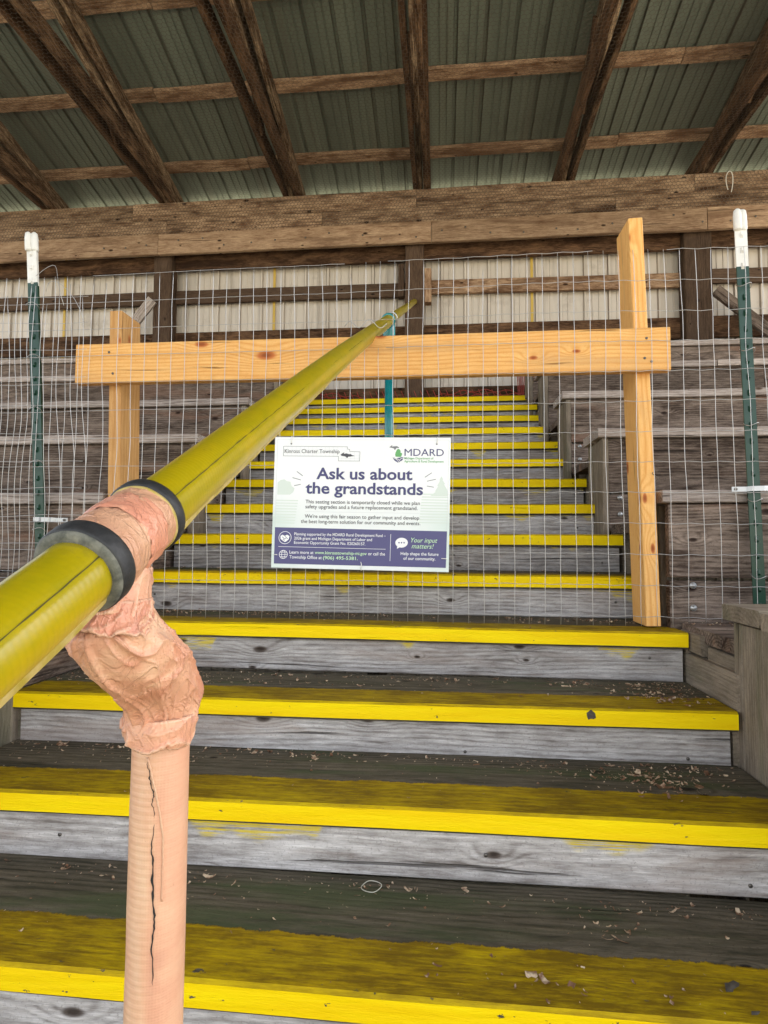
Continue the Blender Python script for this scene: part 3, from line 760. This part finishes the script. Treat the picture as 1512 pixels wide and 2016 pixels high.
# ------------------------------------------------------------------ sign
TL = Vector((-.579, 1.94, 2.222)); SW, SH = .606, .452
sg = root('information_sign', (TL.x+SW/2, 1.94, TL.z-SH/2), 'white and indigo notice board cable-tied to the wire fence, reading Ask us about the grandstands', 'sign')
rs = Matrix.Rotation(math.radians(.95), 3, 'Y')
ctr = TL+Vector((SW/2, 0, -SH/2-.004))
def sgl(name, V, F, mat, parent=sg): return mesh_obj(name, V, F, mat, parent, False, ctr, rs)
def uv(xc, yc):
    t = (yc-45)/1073; yc2 = yc-(xc-43)*(.0106+.0144*t)
    return (xc-43)/1410*SW-SW/2, SH/2-(yc2-45)/1070*SH
V, F = boardmesh(SW, .004, SH, seg=2, ch=.001, warp=0)
sgl('panel', V, F, M['sign'])
_lay = [0]
def poly(name, pts, mat, lay=1):
    P = [uv(*p) for p in pts]; y = -.0022-.00035*lay
    # triangulated by blender through a curve-free fan of the n-gon
    a2 = sum(P[i][0]*P[(i+1) % len(P)][1]-P[(i+1) % len(P)][0]*P[i][1] for i in range(len(P)))
    if a2 < 0: P = P[::-1]
    return sgl(name, [(p[0], y, p[1]) for p in P], [tuple(range(len(P)))], mat)
def stroke(name, pts, w, mat, lay=1, closed=False):
    """polyline drawn as flat print; w in picture units"""
    V = []; F = []; n = len(pts)
    rng = range(n if closed else n-1)
    for i in rng:
        a = Vector((*pts[i],)); b = Vector((*pts[(i+1) % n],)); d = (b-a).normalized(); q = Vector((-d.y, d.x))*w/2; e = d*w*.4
        k = len(V)
        for p in (a-e+q, b+e+q, b+e-q, a-e-q):
            u, v = uv(p.x, p.y); V.append((u, -.0022-.00035*lay-.00001*(i % 7), v))
        F.append((k, k+1, k+2, k+3))
    return sgl(name, V, F, mat)
def text(s, x0, x1, base, size, mat, bold=0, shear=0, lay=2, name='lettering'):
    cu = bpy.data.curves.new('t', 'FONT'); cu.body = s; cu.size = 1; cu.offset = bold; cu.shear = shear; cu.resolution_u = 3
    o = bpy.data.objects.new('t', cu); C.objects.link(o)
    dg = bpy.context.evaluated_depsgraph_get(); me = bpy.data.meshes.new_from_object(o.evaluated_get(dg))
    bpy.data.objects.remove(o); bpy.data.curves.remove(cu)
    n = len(me.vertices); c = np.zeros(n*3); me.vertices.foreach_get('co', c); c = c.reshape(-1, 3)
    xm, xM = c[:, 0].min(), c[:, 0].max(); xc = (c[:, 0]-xm)/(xM-xm)
    t = (base-45)/1073; sl_ = (.0106+.0144*t)
    # baseline is given at the middle of the line in the tilted picture
    px = x0+xc*(x1-x0); py = base+(px-(x0+x1)/2)*sl_-c[:, 1]*size
    out = np.zeros((n, 3))
    for i in range(n):
        u, v = uv(px[i], py[i]); out[i] = (u, -.0022-.00035*lay, v)
    me.vertices.foreach_set('co', out.ravel()); me.update()
    me.name = name
    o = link(name, me, mat, sg, False, ctr, rs); return o
poly('banner', [(65, 787), (1435, 822), (1430, 1115), (65, 1082)], M['banner'])
stroke('border_line', [(65, 65), (1440, 80), (1432, 820)], 2, M['paleline']); stroke('border_line', [(65, 65), (65, 785)], 2, M['paleline'])
def tree(pts): poly('tree_print', pts, M['pale'], .6)
tree([(1385, 375), (1400, 405), (1393, 405), (1415, 440), (1405, 440), (1428, 480), (1436, 500), (1436, 540), (1300, 535), (1345, 500), (1335, 500), (1362, 455), (1352, 455), (1375, 410), (1368, 408)])
tree([(75, 420), (100, 400), (130, 395), (150, 410), (180, 415), (190, 450), (215, 470), (205, 500), (180, 520), (75, 520)])
for i in range(11):
    y = 520+i*23
    stroke('tree_print', [(1240-i*2, y), (1436, y+5)], 9, M['pale'], .7)
    if i > 1: stroke('tree_print', [(70, y), (250-i*3, y+4)], 8, M['pale'], .7)
stroke('township_outline', [(115, 122), (635, 130), (637, 150), (653, 151), (654, 168), (737, 172), (735, 248), (565, 246), (564, 208), (115, 202)], 3, M['grey'], 1, True)
for x_ in range(150, 730, 34):
    y0, y1 = (126, 204) if x_ < 560 else (175, 245)
    if 560 <= x_ < 640: y0 = 132
    stroke('township_grid', [(x_, y0), (x_, y1)], 1.2, M['paleline'])
for y_ in (150, 176): stroke('township_grid', [(118, y_), (560, y_+5)], 1.2, M['paleline'])
for y_ in (200, 225): stroke('township_grid', [(570, y_), (733, y_+2)], 1.2, M['paleline'])
poly('peninsula_silhouette', [(580, 196), (598, 182), (612, 176), (608, 188), (628, 184), (648, 191), (664, 190), (672, 198), (697, 206), (668, 209), (655, 212), (646, 210), (634, 224), (626, 213), (610, 207), (592, 205)], M['dkgrey'], 1.5)
text('Kinross Charter Township', 125, 573, 180, 46, M['dkgrey'], 0)
text('MDARD', 1092, 1400, 209, 84, M['navy'], .0)
text('Michigan Department of', 1092, 1320, 236, 25, M['pgreen'], .01)
text('Agriculture & Rural Development', 1092, 1400, 262, 25, M['pgreen'], .01)
poly('logo_shape', [(970, 137), (985, 124), (994, 119), (992, 130), (1010, 128), (1030, 127), (1050, 138), (1043, 142), (1028, 142), (1022, 150), (1014, 160), (1008, 146), (992, 141)], M['grey'], 1.5)
poly('logo_shape', [(1030, 160), (1038, 150), (1050, 153), (1060, 165), (1060, 182), (1070, 184), (1072, 196), (1064, 216), (1022, 213), (1018, 196), (1022, 178)], M['pgreen'], 1.5)
poly('logo_shape', [(995, 216), (1030, 226), (1070, 218), (1086, 220), (1078, 240), (1055, 258), (1040, 262), (1015, 246)], M['navy'], 1.5)
for p in ([(1000, 220), (1030, 236), (1048, 260)], [(1015, 222), (1045, 236), (1060, 254)], [(1084, 224), (1062, 232), (1050, 246)]): stroke('logo_shape', p, 4, M['pwhite'], 2)
text('Ask us about', 390, 1158, 398, 131, M['navy'], .022); text('the grandstands', 305, 1243, 518, 131, M['navy'], .022)
for p in ([(232, 332), (277, 366)], [(198, 382), (262, 400)], [(213, 447), (262, 437)], [(1257, 382), (1307, 348)], [(1275, 415), (1340, 400)], [(1275, 455), (1325, 464)]): stroke('accent_stroke', p, 5, M['grey'])
text('This seating section is temporarily closed while we plan', 308, 1220, 600, 42, M['dkgrey'], .006)
text('safety upgrades and a future replacement grandstand.', 308, 1203, 641, 42, M['dkgrey'], .006)
stroke('rule_line', [(310, 660), (1215, 676)], 2, M['paleline'])
text("We're using this fair season to gather input and develop", 305, 1217, 719, 42, M['dkgrey'], .006)
text('the best long-term solution for our community and events.', 275, 1227, 762, 42, M['dkgrey'], .006)
for s_, x0, x1, b in (('Planning supported by the MDARD Rural Development Fund –', 225, 957, 860), ('2026 grant and Michigan Department of Labor and', 225, 850, 894), ('Economic Opportunity Grant No. E20260157.', 225, 797, 928)): text(s_, x0, x1, b, 33, M['pwhite'], .006, lay=2.5)
text('Learn more at', 190, 385, 1003, 36, M['pwhite'], .006, lay=2.5); text('www.kinrosstownship-mi.gov', 395, 810, 1009, 36, M['lgreen'], .008, lay=2.5); text('or call the', 822, 955, 1015, 36, M['pwhite'], .006, lay=2.5)
text('Township Office at', 190, 452, 1043, 36, M['pwhite'], .006, lay=2.5); text('(906) 495-5381.', 462, 740, 1050, 38, M['lgreen'], .008, lay=2.5)
stroke('rule_line', [(100, 944), (957, 966)], 3, M['pwhite'], 2); stroke('rule_line', [(997, 845), (995, 1060)], 3, M['pwhite'], 2)
def circ(cx, cy, rx, ry=None, n=28, a0=0, a1=2*math.pi): return [(cx+rx*math.cos(a0+(a1-a0)*i/n), cy+(ry or rx)*math.sin(a0+(a1-a0)*i/n)) for i in range(n)]
stroke('icon_ring', circ(150, 872, 50), 4, M['pwhite'], 2, True)
poly('handshake_icon', [(112, 858), (128, 848), (148, 858), (166, 848), (186, 860), (180, 886), (160, 904), (148, 908), (124, 890), (114, 882)], M['pwhite'], 2)
for p in ([(128, 866), (148, 884), (158, 878)], [(150, 862), (172, 880)], [(134, 884), (146, 896)]): stroke('handshake_icon', p, 4, M['banner'], 2.6)
stroke('globe_icon', circ(140, 1008, 33), 4, M['pwhite'], 2, True); stroke('globe_icon', circ(140, 1008, 14, 32), 3.5, M['pwhite'], 2.2, True)
for y_, w_ in ((990, 27), (1008, 32), (1026, 27)): stroke('globe_icon', [(140-w_, y_), (140+w_, y_)], 3.5, M['pwhite'], 2.4)
poly('speech_bubble', circ(1083, 913, 49, 40), M['pwhite'], 2); poly('speech_bubble', [(1050, 935), (1078, 945), (1048, 962)], M['pwhite'], 2.1)
for x_ in (1063, 1083, 1103): poly('bubble_dot', circ(x_, 913, 6, None, 10), M['banner'], 2.6)
text('Your input', 1157, 1362, 912, 54, M['lgreen'], 0, .3, 2.5); text('matters!', 1162, 1335, 960, 54, M['lgreen'], 0, .3, 2.5)
text('Help shape the future', 1078, 1372, 1015, 35, M['pwhite'], .008, lay=2.5); text('of our community.', 1100, 1348, 1053, 35, M['pwhite'], .008, lay=2.5)
def tie(pts):
    P = []
    for (xc, yc, dy) in pts:
        u, v = uv(xc, yc); P.append(ctr+rs @ Vector((u, dy, v)))
    tube('cable_tie', P, .0016, M['white'], sg, 6)
tie([(178, 98, -.002), (179, 90, -.006), (180, 60, -.006), (177, 40, .0), (176, 30, .03)]); tie([(1344, 110, -.002), (1345, 100, -.006), (1350, 75, -.006), (1350, 55, 0), (1350, 45, .03)])
tie([(765, 1070, -.002), (772, 1085, -.007), (768, 1120, -.007), (765, 1140, .01)]); tie([(50, 1008, .01), (65, 1008, -.006), (92, 1010, -.005)]); tie([(1395, 1040, -.004), (1430, 1042, -.006), (1450, 1042, .01)])
for (xc, yc) in ((178, 102), (1344, 112)):
    u, v = uv(xc, yc); p = ctr+rs @ Vector((u, -.0024, v)); tube('eyelet', [p, p+Vector((0, -.001, 0))], .0028, M['grey'], sg, 10)

# ------------------------------------------------------------------ handrail
hr = root('handrail', (RX, .525, SZ(-2)), 'yellow covered pipe handrail climbing the aisle on peach-taped and teal posts', 'handrail')
def loft(name, cs, ax, nrad, mat, parent, rfun, closed=True):
    """rings: cs centres, ax (u,v) axes per ring"""
    c0 = sum((Vector(c) for c in cs), Vector())/len(cs); V = []; F = []
    for i, (c, (u, v)) in enumerate(zip(cs, ax)):
        for k in range(nrad):
            a = 2*math.pi*k/nrad; r = rfun(i, a)
            V.append(Vector(c)-c0+u*(r*math.cos(a))+v*(r*math.sin(a)))
    n = nrad
    for i in range(len(cs)-1):
        for k in range(n): F.append((i*n+k, i*n+(k+1) % n, (i+1)*n+(k+1) % n, (i+1)*n+k))
    F.append(tuple(range(n-1, -1, -1))); F.append(tuple((len(cs)-1)*n+k for k in range(n)))
    return mesh_obj(name, V, F, mat, parent, True, c0)
rd = Vector((0, 1, .4795)).normalized(); ru = Vector((1, 0, 0)); rvv = ru.cross(rd)   # rvv: -z-ish?
if rvv.z < 0: rvv = -rvv
def railpiece(y0, y1, n, R, seam):
    # local frame: X along the rail so the cover's ribs follow it
    L = (y1-y0)/rd.y; V = []; F = []; N = 64
    for i in range(n+1):
        x_ = -L/2+L*i/n; Yw = y0+(y1-y0)*i/n
        for k in range(N):
            a = 2*math.pi*k/N
            q = (a-seam-.05*noise.noise(Vector((Yw*2.2, 0, 0)))) % (2*math.pi)
            step = .0013*(1-min(1, q/.05)) if q < .05 else 0
            lap = .0010 if q < 3.0 else 0
            r = R+lap-step*2.2+.0005*noise.noise(Vector((Yw*6, math.cos(a)*2, math.sin(a)*2)))
            V.append((x_, r*math.cos(a), r*math.sin(a)+(RAILZ(Yw)-(RAILZ(y0)+(RAILZ(y1)-RAILZ(y0))*i/n))))
    for i in range(n):
        for k in range(N): F.append((i*N+k, (i+1)*N+k, (i+1)*N+(k+1) % N, i*N+(k+1) % N))
    F.append(tuple(range(N))); F.append(tuple(n*N+k for k in range(N-1, -1, -1)))
    c = Vector((RX, (y0+y1)/2, (RAILZ(y0)+RAILZ(y1))/2))
    X = Vector((0, y1-y0, RAILZ(y1)-RAILZ(y0))).normalized(); Y = Vector((-1, 0, 0)); Z = X.cross(Y)
    if Z.z < 0: Y = -Y; Z = X.cross(Y)
    return mesh_obj('rail', V, F, M['rail'], hr, True, c, Matrix((X, Y, Z)).transposed())
railpiece(-.75, .402, 60, .0258, 2.55)
railpiece(.478, 2.70, 150, .0262, 2.6)
railpiece(2.90, 5.398, 60, .0245, 2.6)
def along(y, a, r):
    return Vector((RX, y, RAILZ(y)))+Vector((-1, 0, 0))*(r*math.cos(a))+Vector((0, -rd.z, rd.y))*(r*math.sin(a))
for ya, yb, a0 in ((-.2, .396, 2.55), (.50, 2.68, 2.6)):
    ys = np.arange(ya, yb, .007); V = []; F = []
    for i, y in enumerate(ys):
        a = a0+.05*noise.noise(Vector((y*2.2, 0, 0)))+.03*noise.noise(Vector((y*45, 4, 0)))-.01; w = .016+.022*noise.noise(Vector((y*60, 9, 0)))
        w = max(.004, w)
        V += [along(y, a-w, .0264 if y < .45 else .0268), along(y, a+w, .0264 if y < .45 else .0268)]
        if i: F.append((2*i-2, 2*i, 2*i+1, 2*i-1))
    mesh_obj('cover_seam', V, F, M['seam'], hr).matrix_basis = Matrix.Translation(-wpos(hr))
    V = []; F = []
    for i, y in enumerate(ys):
        a = 3.98+.04*noise.noise(Vector((y*5, 2, 0))); o_ = .0030+.0022*noise.noise(Vector((y*11, 6, 0)))
        V += [along(y, a-.14, .0262), along(y, a-.02, .0266+o_*.5), along(y, a+.07, .0268+o_)]
        if i: F += [(3*i-3, 3*i, 3*i+1, 3*i-2), (3*i-2, 3*i+1, 3*i+2, 3*i-1)]
    mesh_obj('cover_edge', V, F, M['edge'], hr).matrix_basis = Matrix.Translation(-wpos(hr))
def ring(name, yc, prof, mat, parent=hr, n=56, jit=0):
    base = Vector((RX, yc, RAILZ(yc)))
    return loft(name, [base+rd*s for s, _ in prof], [(ru, rvv)]*len(prof), n, mat, parent, lambda i, a: prof[i][1]*(1+jit*noise.noise(Vector((math.cos(a)*3, math.sin(a)*3, i*.7)))))
# near collar: black outside, grey foam face towards the camera
ring('collar', .398, [(-.006, .0335), (-.004, .0345), (.007, .0350), (.010, .0345), (.011, .030)], M['rubber'])
ring('collar_face', .398, [(-.0095, .0280), (-.0088, .0315), (-.0065, .0333), (-.0055, .0330)], M['foam'], jit=.02)
ring('collar', .480, [(-.002, .030), (0, .0330), (.002, .0338), (.011, .0338), (.0135, .032), (.014, .027)], M['rubber'])
ring('collar_lip', .480, [(-.0035, .0305), (-.003, .0318), (-.0005, .0320), (0, .030)], M['edge'], jit=.015)
# tape bands wound round the tee between the collars, each overlapping the one before
base = Vector((RX, .403, RAILZ(.403)))
def band(s0, s1, r0, mat, ph, skew=.004, nseg=14, centre=None):
    V = []; F = []; N = 120
    for i in range(nseg+1):
        t = i/nseg
        for k in range(N):
            a = 2*math.pi*k/N
            s_ = s0+(s1-s0)*t+skew*math.sin(a+ph)+.0012*noise.noise(Vector((math.cos(a)*3, math.sin(a)*3, ph*5)))
            cr_ = .0011*max(0, 1-abs(noise.noise(Vector((math.cos(a)*1.8+ph, math.sin(a)*1.8, s_*60))))*5)
            r = r0+cr_+.0005*noise.noise(Vector((math.cos(a)*3, math.sin(a)*3, s_*70+ph)))
            if i == 0 or i == nseg: r -= .0011
            V.append(rd*s_+ru*(r*math.cos(a))+rvv*(r*math.sin(a)))
    for i in range(nseg):
        for k in range(N): F.append((i*N+k, i*N+(k+1) % N, (i+1)*N+(k+1) % N, (i+1)*N+k))
    return mesh_obj('tape_band', V, F, mat, hr, True, base)
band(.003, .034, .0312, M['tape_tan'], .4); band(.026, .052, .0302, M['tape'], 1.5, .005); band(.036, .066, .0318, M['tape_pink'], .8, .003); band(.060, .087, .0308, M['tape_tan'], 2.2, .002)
# wrinkled joint: px centre, half width -> world along the pipe plane
JN = [  # (y, z, radius x, radius y)
    (.448, 1.838, .0215, .026), (.449, 1.822, .0215, .026), (.449, 1.812, .0222, .027), (.446, 1.806, .0235, .029),
    (.4405, 1.7995, .0262, .031), (.437, 1.794, .0305, .033), (.447, 1.781, .0335, .035), (.461, 1.766, .0360, .036), (.481, 1.750, .0362, .036),
    (.500, 1.734, .0345, .034), (.517, 1.717, .0330, .033), (.524, 1.702, .0322, .033), (.5245, 1.691, .0318, .032), (.525, 1.683, .0285, .029), (.525, 1.679, .0262, .0265)]
def cr(P, t):
    n = len(P)-1; f = t*n; i = min(int(f), n-1); u = f-i
    p0, p1, p2, p3 = (np.array(P[max(i-1, 0)]), np.array(P[i]), np.array(P[i+1]), np.array(P[min(i+2, n)]))
    return .5*((2*p1)+(-p0+p2)*u+(2*p0-5*p1+4*p2-p3)*u*u+(-p0+3*p1-3*p2+p3)*u**3)
NJ = 230; JP = [cr(JN, i/NJ) for i in range(NJ+1)]
cs = [Vector((RX, p[0], p[1])) for p in JP]
def ridged(v): return 1-abs(noise.noise(v))*2.4
def joint_r(i, a):
    p = JP[i]; t = i/NJ
    base_r = 1/math.sqrt((math.cos(a)/p[2])**2+(math.sin(a)/p[3])**2)
    c, s = math.cos(a), math.sin(a); amp = max(0, min(1, (t-.20)*7))*max(.2, min(1, (1-t)*8))
    q0 = Vector((c*.8, s*.8, t*2.0))
    w = Vector((noise.noise(q0+Vector((9, 2, 4))), noise.noise(q0+Vector((3, 8, 1))), noise.noise(q0+Vector((5, 5, 7)))))
    q = Vector((c*.75+w.x*1.0, s*.75+w.y*1.0, t*2.6+w.z*1.3+.6*c))
    f = max(0, 1-abs(noise.noise(q*1.1))*3.2)**2.2*.0042
    f += max(0, 1-abs(noise.noise(q*2.3+Vector((4, 4, 4))))*5)**2*.0018
    lump = noise.noise(q0*1.3)*.0060+noise.noise(q0*3.1+Vector((2, 2, 2)))*.0022
    edge = (t*3.4+.10*math.sin(a+1)+.03*noise.noise(Vector((c*3, s*3, 2)))) % 1.0
    return base_r-.0022+(f+lump)*amp+.0013*(1-edge)*amp
ax = [(Vector((1, 0, 0)), Vector((0, 1, 0)).lerp(Vector((0, .8, .6)), max(0, 1-abs(i/NJ-.5)*2.2)).normalized()) for i in range(NJ+1)]
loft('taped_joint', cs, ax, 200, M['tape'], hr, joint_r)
# wide wrap around the neck of the tee, torn along its lower edge
def wrap(name, y, z0, z1, rx, ry, flare, tear, mat, tilt=.0, ph=0):
    V = []; F = []; N = 160; n = 22
    for i in range(n+1):
        t = i/n
        for k in range(N):
            a = 2*math.pi*k/N; c, s = math.cos(a), math.sin(a)
            low = z1-tear*(.5+noise.noise(Vector((c*1.6+ph, s*1.6, 3)))+.35*noise.noise(Vector((c*7, s*7, ph))))-tilt*c
            z = z0+(low-z0)*t
            g = 1+flare*t*t+.02*noise.noise(Vector((c*2+ph, s*2, t*2)))
            fold = .0022*max(0, 1-abs(noise.noise(Vector((c*1.3+ph+t*.5, s*1.3, t*1.6+c*.6))))*4.5)**1.5
            r = 1/math.sqrt((c/(rx*g))**2+(s/(ry*g))**2)+fold*(.3+t)-(.0012 if i in (0, n) else 0)
            V.append((r*c, r*s-.006*t, z))
    for i in range(n):
        for k in range(N): F.append((i*N+k, i*N+(k+1) % N, (i+1)*N+(k+1) % N, (i+1)*N+k))
    o = mesh_obj(name, [(v[0], v[1], v[2]-z0) for v in V], F, mat, hr, True, (RX, y, z0))
    md = o.modifiers.new('s', 'SOLIDIFY'); md.thickness = .0008; return o
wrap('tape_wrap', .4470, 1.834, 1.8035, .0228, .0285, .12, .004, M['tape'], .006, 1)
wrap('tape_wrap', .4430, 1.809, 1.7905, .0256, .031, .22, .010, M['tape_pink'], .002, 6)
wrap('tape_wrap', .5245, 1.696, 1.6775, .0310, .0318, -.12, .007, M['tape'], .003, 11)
# taped near post
def post_r(i, a): return .0255+.0004*noise.noise(Vector((math.cos(a)*2, math.sin(a)*2, i*.2)))
zz0, zz1 = 1.683, SZ(-2)+.004
loft('post', [Vector((RX, .525, zz0+(zz1-zz0)*i/80)) for i in range(81)], [(Vector((1, 0, 0)), Vector((0, -1, 0)))]*81, 64, M['tape_post'], hr, post_r)
tube('post_flange', [(RX, .525, SZ(-2)+.0), (RX, .525, SZ(-2)+.006), (RX, .525, SZ(-2)+.03)], .05, M['foam'], hr, 28, True, lambda i, a: [.055, .055, .030][i])
# split in the tape of the near post, a dark jagged sliver with a raised pale lip
def surf(ax_, z, r): return Vector((RX+r*math.sin(ax_), .525-r*math.cos(ax_), z))
for (za, zb, a_0, a_1, wk) in ((1.664, 1.612, -.02, .34, .7), (1.606, 1.470, .24, .42, 1.2)):
    V, F = [], []; zs = np.linspace(za, zb, 50)
    for i, z in enumerate(zs):
        t = i/49; a = a_0+(a_1-a_0)*t**.7+.10*noise.noise(Vector((t*7, za, 0)))+.045*noise.noise(Vector((t*31, za, 2)))
        w = ((.035+.14*abs(noise.noise(Vector((t*13, 3, za)))))*math.sin(math.pi*t)**.6+.012)*wk*.6
        V += [surf(a-w/2, z, .02635), surf(a+w/2, z, .02635)]
        if i: F.append((2*i-2, 2*i, 2*i+1, 2*i-1))
    mesh_obj('tape_split', V, F, M['black'], hr).matrix_basis = Matrix.Translation(-wpos(hr))
tube('tape_ridge', [surf(.02+.60*math.sin(min(1.57, t*2.2))+.03*noise.noise(Vector((t*8, 5, 0))), 1.664-.125*t, .0258) for t in np.linspace(0, 1, 40)], .0010, M['tape_post'], hr, 6)
V, F = [], []
for i in range(14):
    t = i/13; a = -.02+.50*t; h = .0030*math.sin(math.pi*t)*(.7+.6*random.random())
    V += [surf(a, 1.6765-h, .0268), surf(a, 1.6770+h*.4, .0268)]
    if i: F.append((2*i-2, 2*i, 2*i+1, 2*i-1))
mesh_obj('tape_split', V, F, M['black'], hr).matrix_basis = Matrix.Translation(-wpos(hr))
# second post, teal, behind the fence
P2 = 2.80
tube('post', [(RX, P2+.01, SZ(5)), (RX, P2+.01, 2.86)], .0215, M['teal'], hr, 32)
tube('elbow', [(RX, P2+.01, 2.85), (RX, P2+.01, 2.875), (RX, P2-.005, 2.905), (RX, P2-.005, 2.94), (RX, P2, 2.975)], .03, M['teal'], hr, 24, True, lambda i, a: [.024, .030, .032, .030, .026][i])
ring('collar', P2-.05, [(-.012, .026), (-.012, .034), (.02, .034), (.02, .026)], M['teal'])
ring('collar', P2+.14, [(-.01, .026), (-.01, .031), (.008, .031), (.008, .026)], M['steel'])
ring('rail_joiner', P2, [(-.12, .0270), (.12, .0262)], M['rail'])
None and tube('wall_bracket', [(RX, 5.385, RAILZ(5.39)), (RX, 5.399, RAILZ(5.40))], .05, M['rail'], hr, 20)

# ------------------------------------------------------------------ wood shavings and grit
def shavings():
    V = []; F = []
    def chip(x, y, z, s):
        th = random.uniform(0, math.pi*2); c, sn = math.cos(th), math.sin(th); s *= min(2.2, random.lognormvariate(-.48, .55)); L = s*random.uniform(.5, 1.7); w = s*random.uniform(.15, .8)
        curl = random.uniform(0, .8); n = 4; b = len(V); tw = random.uniform(-.6, .6)
        for i in range(n+1):
            t = i/n-.5; a = t*L; hz = curl*s*.6*(t*t*4-.0)*(1 if random.random() < .9 else .3); ww = w*(1-1.2*abs(t)**2)
            for sg_ in (-1, 1):
                px = a*c-sg_*ww/2*sn; py = a*sn+sg_*ww/2*c
                V.append((x+px, y+py, z+hz+sg_*tw*ww*.4+.0012))
        for i in range(n): F.append((b+2*i, b+2*i+2, b+2*i+3, b+2*i+1))
    def area(k, x0, x1, v0, v1, n, s, pw=1):
        """v: 0 at the nosing .. 1 at the riser behind"""
        for _ in range(n):
            x = random.uniform(x0, x1); v = v0+(v1-v0)*random.random()**pw
            dl, dr = TILT.get(k, (0, 0)); tt = (x-XL)/(XR-XL)
            chip(x, SY(k)+.01+v*.31, SZ(k)+dl+(dr-dl)*tt, s*random.uniform(.5, 1.3))
    def clump(k, x, v, n, sx, sv, s):
        for _ in range(n):
            xx = random.gauss(x, sx); vv = min(.97, max(.02, random.gauss(v, sv)))
            if XL < xx < XR: area(k, xx, xx, vv, vv, 1, s)
    for k in range(0, 14):
        n = 130 if k < 5 else 50
        area(k, XL, XR, 1.0, .80, n, .009 if k < 5 else .012); area(k, XL, XR, 0, 1, n//2, .007); area(k, XL, XR, .3, 1, 160 if k < 4 else 40, .0042)
    area(0, XL, XR, .96, .9, 60, .008); area(1, XL, -.3, 1, .9, 120, .009); area(2, XL, -.5, 1, .45, 420, .0085); area(2, -.5, .1, 1, .5, 90, .008); area(3, XL, -.2, 1, .6, 520, .009)
    clump(1, .52, .66, 75, .05, .15, .018); clump(1, .40, .8, 45, .12, .1, .011); clump(1, .62, .85, 60, .08, .1, .011); clump(1, .25, .8, 40, .12, .1, .008)
    clump(2, .62, .62, 95, .06, .17, .014); clump(2, .66, .55, 160, .07, .2, .005); clump(1, .52, .7, 160, .12, .15, .005); clump(1, -.9, .8, 120, .2, .12, .006); clump(2, .66, .3, 50, .05, .12, .012); clump(2, .45, .8, 60, .07, .09, .010); clump(2, -.05, .85, 50, .1, .06, .009)
    clump(2, .70, .8, 120, .05, .15, .007); clump(1, .1, .9, 60, .2, .08, .008); clump(0, .6, .9, 30, .15, .06, .008); clump(3, .30, .75, 60, .07, .08, .011); clump(3, .55, .75, 70, .07, .08, .011); clump(0, .33, .62, 24, .03, .07, .011); clump(0, .12, .2, 14, .1, .1, .011); clump(0, .3, .15, 10, .1, .06, .012)
    clump(0, -.5, .8, 30, .15, .1, .008); clump(1, -.35, .9, 30, .06, .04, .010)
    # on the floor beside row 1
    for _ in range(160): chip(random.uniform(.80, 1.3), random.uniform(1.96, 2.035), 1.598, .011*random.uniform(.5, 1.3))
    me = bpy.data.meshes.new('wood_shavings'); me.from_pydata(V, [], F); me.update()
    t = NT('wood_shaving'); P = t.n('ShaderNodeTexCoord').outputs['Object']
    n_ = t.noise(P, 60, 2); col = t.mix(t.ss(n_, .42, .66), (.19, .095, .05), (.66, .52, .36))
    t.fin(col, .8); o = link('wood_shavings', me, t.m); prop(o, 'pale curled wood shavings scattered on the treads', None, None, 'stuff')
shavings()
rb = [(-.152+.021*math.cos(a)+.002*math.sin(3*a), 1.290+.021*math.sin(a), SZ(0)+.0025) for a in np.linspace(0, 2*math.pi, 40)]
o = tube('rubber_band', rb, .0009, M['band'], None, 5); prop(o, 'small pale rubber band lying on a dark tread near the front', 'rubber band')
def blot(name, cx, cy, k, pts, label):
    V = [(x_*.001, y_*.001, .0015+.002*(i % 2)) for i, (x_, y_) in enumerate(pts)]+[(0, 0, .006)]
    n = len(pts); F = [(i, (i+1) % n, n) for i in range(n)]
    o = mesh_obj(name, V, F, M['stain'], None, True, (cx, cy, SZ(k))); prop(o, label, 'debris')
blot('mud_clod', .488, 1.075, 0, [(-14, -14), (-4, -16), (2, -6), (12, -2), (18, 8), (10, 12), (0, 8), (-8, 4)], 'brown curled scrap of mud on the front yellow edge at the right')
blot('mud_clod', .500, 1.018, 0, [(-9, -3), (-2, -5), (4, 0), (8, 4), (0, 4), (-6, 3)], 'dark mud crumb nearest the front yellow edge')
blot('mud_clod', .532, 1.022, 0, [(-7, 2), (-2, 6), (1, -2), (5, -7), (8, -2), (3, 6), (-2, 9)], 'dark branched mud crumb at the right of the front tread')
